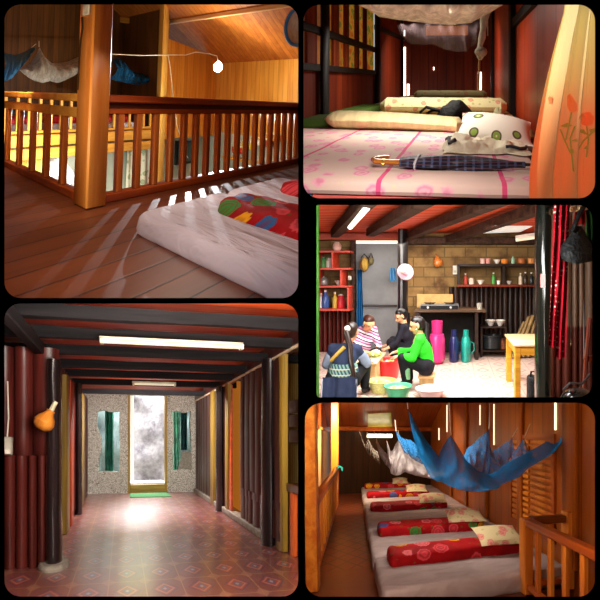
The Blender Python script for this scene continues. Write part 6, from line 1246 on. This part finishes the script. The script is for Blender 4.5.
    yb_ = 2.5; m = MB(); fnb = lambda s, t: P(578 + (10 + 8.5 * math.sin(PI * min(1, t * .75 + .08))) * math.cos(s * 2 * PI) * (.25 + .75 * min(1, t * 1.6)) + 1.5 * fbm(s * 5, t * 4), 226 + 38 * t - 3 * max(0, t - .85) * 6 * abs(math.cos(s * 2 * PI)), yb_ + .07 * math.sin(s * 2 * PI) * min(1, .3 + t))
    T = Thing(K, 'shoulder_bag', 'black shoulder bag hanging from the pegs at top right', 'bag', P(578, 263, yb_)); bgm = cloth('bag_dark', '#15181a', .6, .7, (12, 12, 12)); m.grid(fnb, 30, 14); m.poly([fnb(i / 30, 1) for i in range(30)]); T.part('bag_body', m, bgm, sharp=80); T.part('strap', MB().tube([P(572, 232, yb_ - .03), P(576, 222, yb_ - .03), P(581, 211, yb_), P(584, 207, yb_ + .1)], .022, 8), bgm)
    hang('green_cloth', 'green cloth hanging behind the black bag in the corner', 'cloth', 583, 597, 206, 246, 2.95, cloth('cloth_green', '#3a6a34', .8), 2, .03, .9); hang('red_cloth', 'red cloth hanging left of the green one, behind the black bag', 'cloth', 571, 585, 206, 225, 3.0, cloth('cloth_red', '#b02420', .8), 2, .03, .7)
    y_ = 2.55
    T = Thing(K, 'black_helmet', 'round black bowl shape with strap at the lower right corner', 'helmet', P(577, 398, y_)); T.part('shell', MB().grid(lambda s, t: P(577 + 17 * math.cos(s * 2 * PI) * math.sin(t * PI / 2), 400 - 13 * math.cos(t * PI / 2), y_ + .13 * math.sin(s * 2 * PI) * math.sin(t * PI / 2)), 24, 8), plain('helmet_black', '#101214', .2, .6)); T.part('strap', MB().tube([P(563, 390, y_ - .1), P(570, 383, y_ - .12), P(582, 384, y_ - .12), P(590, 374, y_ - .05)], .01, 6), plain('helmet_strap', '#2a2a2a', .6))
    T = Thing(K, 'chair', 'dark reddish wooden chair back at the right edge of the kitchen', 'chair', P(587, 390, 2.9)); T.part('back_post', MB().tube([P(584, 398, 2.9), P(586, 360, 2.9), P(590, 318, 2.9)], .025, 8), wood('stool_red', '#5a2012', '#8f3a20', gax=2, rough=.35)); T.part('crossbar', MB().bar(P(584, 360, 2.9), P(600, 356, 2.9), .03, .05), wood('stool_red'))
    T = Thing(K, 'black_bag', 'black bag on the floor behind the thick post, under the yellow table', 'bag', Fl(533, 398)); c_ = P(533, 389, 3.1); T.part('bag_body', MB().box((c_.x, 3.12, c_.z - .02), (.12, .16, .34), .05, 0, 3), bgm); T.part('bag_handle', MB().tube([c_ + V((-.03, 0, .14)), c_ + V((-.02, 0, .2)), c_ + V((.03, 0, .2)), c_ + V((.04, 0, .14))], .012, 6), bgm)
    # ---- basins and food
    def basin(u, v, ru, h, mat, name, label, cat='basin', fill=None, fmat=None, z0=FZ):
        c_ = Fl(u, v, z0); r = ru * c_.y / 270; T = Thing(K, name, label, cat, c_); m = MB().lathe([(.001, 0), (.68, 0), (.72, .06), (.97, .95), (1.06, 1.0), (1.05, 1.05), (.94, 1.02), (.68, .12), (.001, .1)], (0, 0, 0), 26)
        m.v = [c_ + V((q.x * r, q.y * r * .6, q.z * h)) for q in m.v]; T.part('bowl_wall', m, mat)
        if fill:
            def top(s, t): a_ = s * 2 * PI; return c_ + V((r * .86 * t * math.cos(a_), r * .86 * .6 * t * math.sin(a_), h * (.72 + fill * (1 - t * t) + .16 * fbm(t * math.cos(a_) * 5, t * math.sin(a_) * 5, u))))
            T.part('contents', MB().grid(top, 28, 8), fmat, kind=None)
        return T
    gm_ = NT('greens', .7, .2); gm_.rc(); n = gm_.noise(gm_.rc(), 28, 3); gm_.col(gm_.ramp(n, [(.35, rgb('#5f8a2a')), (.5, rgb('#b8c86a')), (.65, rgb('#e8ecc0'))]))
    basin(388.5, 378, 13, .27, plain('basin_red', '#e0282c', .3, .5, .05), 'basin', 'red plastic basin between the seated people', fill=.2, fmat=gm_.m)
    basin(382, 392, 14, .15, plain('basin_yellow', '#d8d88a', .4, .4), 'basket', 'yellow basket of green vegetables in front of the red basin', 'basket', .35, gm_.m)
    basin(398, 398, 13.5, .15, plain('basin_green', '#5fc898', .35, .4, .05), 'basin', 'mint green plastic basin in front, with leaves inside', fill=.2, fmat=gm_.m)
    basin(431, 396, 15, .10, plain('basin_pale', '#f0dce4', .35, .4, .03), 'basin', 'pale pink plastic basin in front of the person in green')
    a = Fl(368, 384); T = Thing(K, 'crate', 'pale wooden crate with cutting board beside the red basin', 'crate', a); wdp = wood('pale_wood', '#c8965a', '#e8c08a', gax=0, rough=.6)
    T.part('crate_box', MB().b2((a.x - .16, a.y - .05, FZ), (a.x + .13, a.y + .35, FZ + .30), .01), wdp); T.part('cutting_board', MB().b2((a.x - .2, a.y - .1, FZ + .30), (a.x + .15, a.y + .38, FZ + .335), .008), wood('board_pale', '#d8b488', '#f0d8b0', gax=0, rough=.6))
    solo(K, 'cabbage', MB().ell((a.x + .06, a.y + .15, FZ + .385), (.09, .06, .055), 16, 10).warp(lambda p: p + V((.012 * fbm(p.x * 30, p.y * 30, p.z * 30), 0, .012 * fbm(p.x * 30, p.z * 30, 3)))), gm_.m, 'dark green bunch of vegetables on the cutting board', 'vegetable')
    # ---- people
    skin = NT('skin', .5, .3, rgb('#d8a078')); skin.b.inputs['Subsurface Weight'].default_value = 0; skin.m.name = 'skin'; sk = skin.m
    blk = plain('hair_black', '#120e0e', .4, .4); dark = plain('trouser_black', '#15141a', .8, .2, .2); shoe = plain('shoe_dark', '#2a2226', .6)
    grn = NT('green_jacket', .7, .2); grn.rc(); grn.col(grn.mix(grn.noise(grn.rc(), 12, 3), rgb('#22c81e'), rgb('#3ae834')))
    yd = Fl(425, 388).y; xd = P(426, 0, yd).x
    JD = dict(hipL=(0, -.09, .30), hipR=(0, .09, .30), chest=(-.045, 0, .55), shL=(-.075, -.15, .665), shR=(-.075, .15, .665), head=(-.125, 0, .845), face=(-1, -.25, -.28), elL=(-.16, -.2, .44), wrL=(-.345, -.10, .455), elR=(-.2, .16, .46), wrR=(-.38, .06, .49),
              hdL=(-.9, .2, -.25), hdR=(-.9, -.1, -.25), knL=(-.30, -.13, .43), knR=(-.27, .12, .42), anL=(-.25, -.11, .075), anR=(-.23, .11, .075), toL=(-.36, -.14, .035), toR=(-.34, .12, .035), tail=[(.01, -.02, .72), (.05, -.03, .58), (.055, -.03, .46)])
    def exD(T, pl, J):
        m = MB(); caps(m, (-.255, -.115, .16), (-.265, -.12, .27), .058, .064); T.part('leg_band', pl(fuse(m, .012, 3)), plain('band_pink', '#7fc08a', .8), sharp=180)
        T.part('neck_trim', pl(MB().tube([(-.13, -.07, .70), (-.165, -.03, .64), (-.15, -.03, .55), (-.13, -.04, .45)], .012, 8)), plain('trim_pink', '#e0a898', .8)); T.part('earring', pl(MB().ell((-.12, -.095, .795), (.012, .012, .016), 8, 6)), plain('silver', '#d8dce0', .2, .6, metal=.8))
    person(K, 'person in a bright green jacket and black trousers sitting on a low wooden stool', (xd, yd, FZ), JD, dict(skin=sk, top=grn.m, leg=dark, hair=blk, shoe=shoe), extras=exD, sleeve=.9)
    T = Thing(K, 'low_stool', 'low pale wooden stool under the person in green', 'stool', (xd, yd, FZ)); T.part('seat', MB().b2((xd - .1, yd - .1, FZ + .16), (xd + .12, yd + .1, FZ + .195), .008), wdp)
    T.part('front_panel', MB().b2((xd - .08, yd - .085, FZ), (xd + .10, yd - .06, FZ + .16), .004), wood('stool_pale', '#a08050', '#c8a870', gax=2, rough=.6)); T.part('rear_panel', MB().b2((xd - .08, yd + .06, FZ), (xd + .10, yd + .085, FZ + .16), .004), wood('stool_pale'))
    # left, seen from behind
    ya = 3.25; xa = P(343, 0, ya).x
    ind = NT('indigo', .85, .15); ind.rc(); ind.col(ind.mix(ind.noise(ind.rc(), 9, 3), rgb('#232c46'), rgb('#3a4664')))
    JA = dict(hipL=(-.1, 0, .27), hipR=(.1, 0, .27), chest=(.0, .06, .52), shL=(-.14, .09, .62), shR=(.14, .12, .61), head=(.065, .17, .815), face=(.3, 1, -.35), elL=(-.235, .14, .42), wrL=(-.15, .38, .36), elR=(.24, .22, .42), wrR=(.2, .44, .40), hdL=(.3, 1, -.1), hdR=(.1, 1, -.1),
              knL=(-.2, .38, .40), knR=(.2, .38, .40), anL=(-.19, .33, .075), anR=(.19, .33, .075), toL=(-.21, .46, .035), toR=(.21, .46, .035), tail=[(.085, .0, .66), (.11, -.075, .52), (.145, -.10, .38), (.165, -.10, .27)])
    pat = NT('apron_pattern', .85, .15); pat.rc(); fz = pat.mt('FRACT', pat.mt('MULTIPLY', pat.z(), 15)); fx2 = pat.mt('FRACT', pat.mt('MULTIPLY', pat.mt('ADD', pat.x(), pat.mt('MULTIPLY', fz, .03)), 24)); c = pat.mix(pat.mt('LESS_THAN', fx2, .5), rgb('#31506a'), rgb('#7fa89a')); pat.col(pat.mix(pat.mt('LESS_THAN', fz, .2), c, rgb('#c8c0a0')))
    def exA(T, pl, J):
        def wrap(r0, r1, z0, z1, x0=0, y0=0): return MB().lathe([(r0, z0), ((r0 + r1) / 2 + .01, (z0 + z1) / 2), (r1, z1)], (x0, y0, 0), 26)
        m = wrap(.185, .155, .30, .46); m.v = [V((p.x, p.y * .85 + .03, p.z)) for p in m.v]; T.part('embroidered_sash', pl(m), pat.m)
        m = MB().grid(lambda s, t: (-.2 + .40 * s + .02 * math.sin(s * 9), -.155 - .02 * math.sin(s * 14) - .03 * t, .33 - .30 * t), 20, 8); ap = T.part('back_apron', pl(m), ind.m)
        T.part('apron_border', pl(MB().tube([(-.2, -.165, .31), (-.205, -.185, .05), (0, -.20, .035), (.205, -.185, .05), (.2, -.165, .31)], .010, 6)), plain('border_pale', '#b8c4d0', .8))
        T.part('shoulder_band', pl(MB().tube([(-.13, -.035, .50), (-.05, -.07, .585), (.03, -.04, .665)], .024, 8)), plain('band_yellow', '#c8a850', .8))
        for q, s_ in (('L', -1), ('R', 1)): m = MB(); caps(m, J['el' + q].lerp(J['sh' + q], .55), J['el' + q], .068, .064); caps(m, J['el' + q], J['el' + q].lerp(J['wr' + q], .6), .064, .056); T.part('sleeve', pl(fuse(m, .012, 3)), plain('sleeve_greyblue', '#8a98b0', .8), sharp=180)
    hb = plain('hair_brown', '#2a1810', .4, .4)
    person(K, 'person seen from behind with long ponytail, indigo vest and embroidered apron', (xa, ya, FZ), JA, dict(skin=sk, top=ind.m, leg=dark, hair=hb, shoe=shoe, tie=plain('tie_white', '#e8e4e0', .6)), extras=exA)
    T = Thing(K, 'low_stool', 'low wooden stool under the person with the long ponytail', 'stool', (xa, ya, FZ)); T.part('seat', MB().b2((xa - .14, ya - .08, FZ + .125), (xa + .14, ya + .1, FZ + .16), .008), wdp)
    for x in (-.11, .11): T.part('leg', MB().b2((xa + x - .02, ya - .06, FZ), (xa + x + .02, ya + .08, FZ + .125), .004), wdp)
    # striped shirt, bending over
    ybp = 4.15; xb = P(366, 0, ybp).x
    stp = NT('striped_shirt', .8, .15); stp.rc(); fz = stp.mt('FRACT', stp.mt('MULTIPLY', stp.mt('ADD', stp.z(), stp.mt('MULTIPLY', stp.x(), .45)), 11)); c = stp.ramp(fz, [(0, rgb('#e8dce0')), (.3, rgb('#8a4a78')), (.55, rgb('#d89ab0')), (.78, rgb('#3a2a4a'))], 'CONSTANT'); stp.col(c)
    JB = dict(hipL=(-.14, .05, .26), hipR=(.04, .12, .26), chest=(-.05, .0, .52), shL=(-.16, -.03, .66), shR=(.10, .06, .68), head=(.065, -.10, .80), face=(.55, -.75, -.62), elL=(-.10, -.15, .40), wrL=(.12, -.24, .37), elR=(.20, -.03, .45), wrR=(.20, -.22, .40), hdL=(.8, -.3, -.1), hdR=(.5, -.5, -.3),
              knL=(-.14, -.25, .38), knR=(.2, -.16, .38), anL=(-.13, -.2, .075), anR=(.17, -.12, .075), toL=(-.14, -.32, .035), toR=(.2, -.24, .035))
    person(K, 'person in a striped pink and purple shirt bending over the basin', (xb, ybp, FZ), JB, dict(skin=sk, top=stp.m, leg=dark, hair=plain('hair_reddish', '#3a1c12', .4, .4), shoe=shoe), hair='short', sleeve=.25)
    # dark clothes, behind
    yc = 4.45; xc = P(404, 0, yc).x
    JC = dict(hipL=(.10, -.06, .28), hipR=(.08, .12, .28), chest=(.03, .0, .55), shL=(.0, -.14, .67), shR=(.02, .15, .68), head=(-.05, -.03, .855), face=(-.8, -.45, -.5), elL=(-.10, -.2, .45), wrL=(-.24, -.22, .36), elR=(-.12, .14, .45), wrR=(-.27, .02, .38), hdL=(-.9, -.1, -.2), hdR=(-.9, -.2, -.2),
              knL=(-.2, -.14, .44), knR=(-.2, .14, .44), anL=(-.12, -.12, .075), anR=(-.12, .12, .075), toL=(-.23, -.14, .035), toR=(-.23, .14, .035), tail=[(.07, .03, .72), (.11, .03, .6)])
    person(K, 'person in dark clothes with tied black hair, sitting behind the one in green', (xc, yc, FZ), JC, dict(skin=sk, top=plain('top_dark', '#1c1c26', .8, .2, .3), leg=dark, hair=blk, shoe=shoe), sleeve=.55)
    # ---- light: unseen fill panels added in front and under the roof
    area(K, (-1.0, 2.3, .3), (-.6, 4.5, -1.3), 1.0, 110, (1, .96, .9), .6)
    area(K, (-.2, 3.5, .58), (-.3, 3.8, -1.5), 1.7, 150, (1, .98, .95), 1.0)
    area(K, (.25, 2.3, .1), (1.1, 3, -.3), .5, 30, (1, .97, .92), .5)
    area(K, (-.3, 4.7, .56), (-.2, 5.0, -1.5), 2.2, 85, (1, .93, .82), .9)
# ================================================================== the black board with five rounded openings and its dividers
def board():
    blk = NT('board_black', 1.0, 0.0, (0, 0, 0, 1)).m
    D0 = 2.2
    def w(u, v, y=D0): return CAM + V(((u - 300) / F * y, y, (300 - v) / F * y))
    def rr(x0, y0, x1, y1, r):
        pts = []; rs = r if isinstance(r, tuple) else (r,) * 4
        for (cx, cy, a0), q in zip(((x1, y0, -90), (x1, y1, 0), (x0, y1, 90), (x0, y0, 180)), rs):
            ox = cx - q if cx == x1 else cx + q; oy = cy + q if cy == y0 else cy - q
            for i in range(9):
                a = math.radians(a0 + 90 * i / 8); pts.append((ox + q * math.cos(a), oy + q * math.sin(a)))
        return pts
    holes = [rr(4.5, 4.5, 298.2, 298, 16), rr(303.5, 4.8, 595, 198.2, (16, 16, 16, 16)), rr(316.5, 205, 592.2, 397.2, (14, 14, 3, 1)), rr(4.5, 303.5, 298.2, 596.5, 16), rr(305, 402.8, 594.8, 596.8, 17)]
    bm = bmesh.new(); ed = []
    for lp in [[(-500, -500), (1100, -500), (1100, 1100), (-500, 1100)]] + holes:
        vs = [bm.verts.new(w(*p)) for p in lp]; ed += [bm.edges.new((vs[i], vs[(i + 1) % len(vs)])) for i in range(len(vs))]
    bmesh.ops.triangle_fill(bm, use_beauty=True, edges=ed)
    struct(None, 'wall_front.010', MB().frm(bm), blk, 'flat black board with five rounded openings')
    for i, ((a, b, c, d), y) in enumerate(zip([r.cell for r in ROOMS], (30, 34, 22, 24, 26))):
        g = .4; a -= g; b -= g; c += g; d += g
        n, f = [w(a, b), w(c, b), w(c, d), w(a, d)], [w(a, b, y), w(c, b, y), w(c, d, y), w(a, d, y)]
        m = MB()
        for k in range(4): m.quad(n[k], n[(k + 1) % 4], f[(k + 1) % 4], f[k])
        struct(None, 'trim_%d' % (20 + i), m, plain('divider_%d' % i, ('#6a2f14', '#8a4a1c', '#8a4a1c', '#6a2414', '#7a5a44')[i], .8, .1, .05), 'divider boards around one opening')  # unseen dividers keeping the rooms' light apart, coloured to bounce it warmly
    wd = bpy.data.worlds.new('world'); SC.world = wd; wd.use_nodes = True
    wd.node_tree.nodes['Background'].inputs[0].default_value = (.9, .95, 1, 1); wd.node_tree.nodes['Background'].inputs[1].default_value = .6
ROOMS = [H, D, A, B, K]
hall(); dorm(); mezz(); bunk(); kitchen()
board()
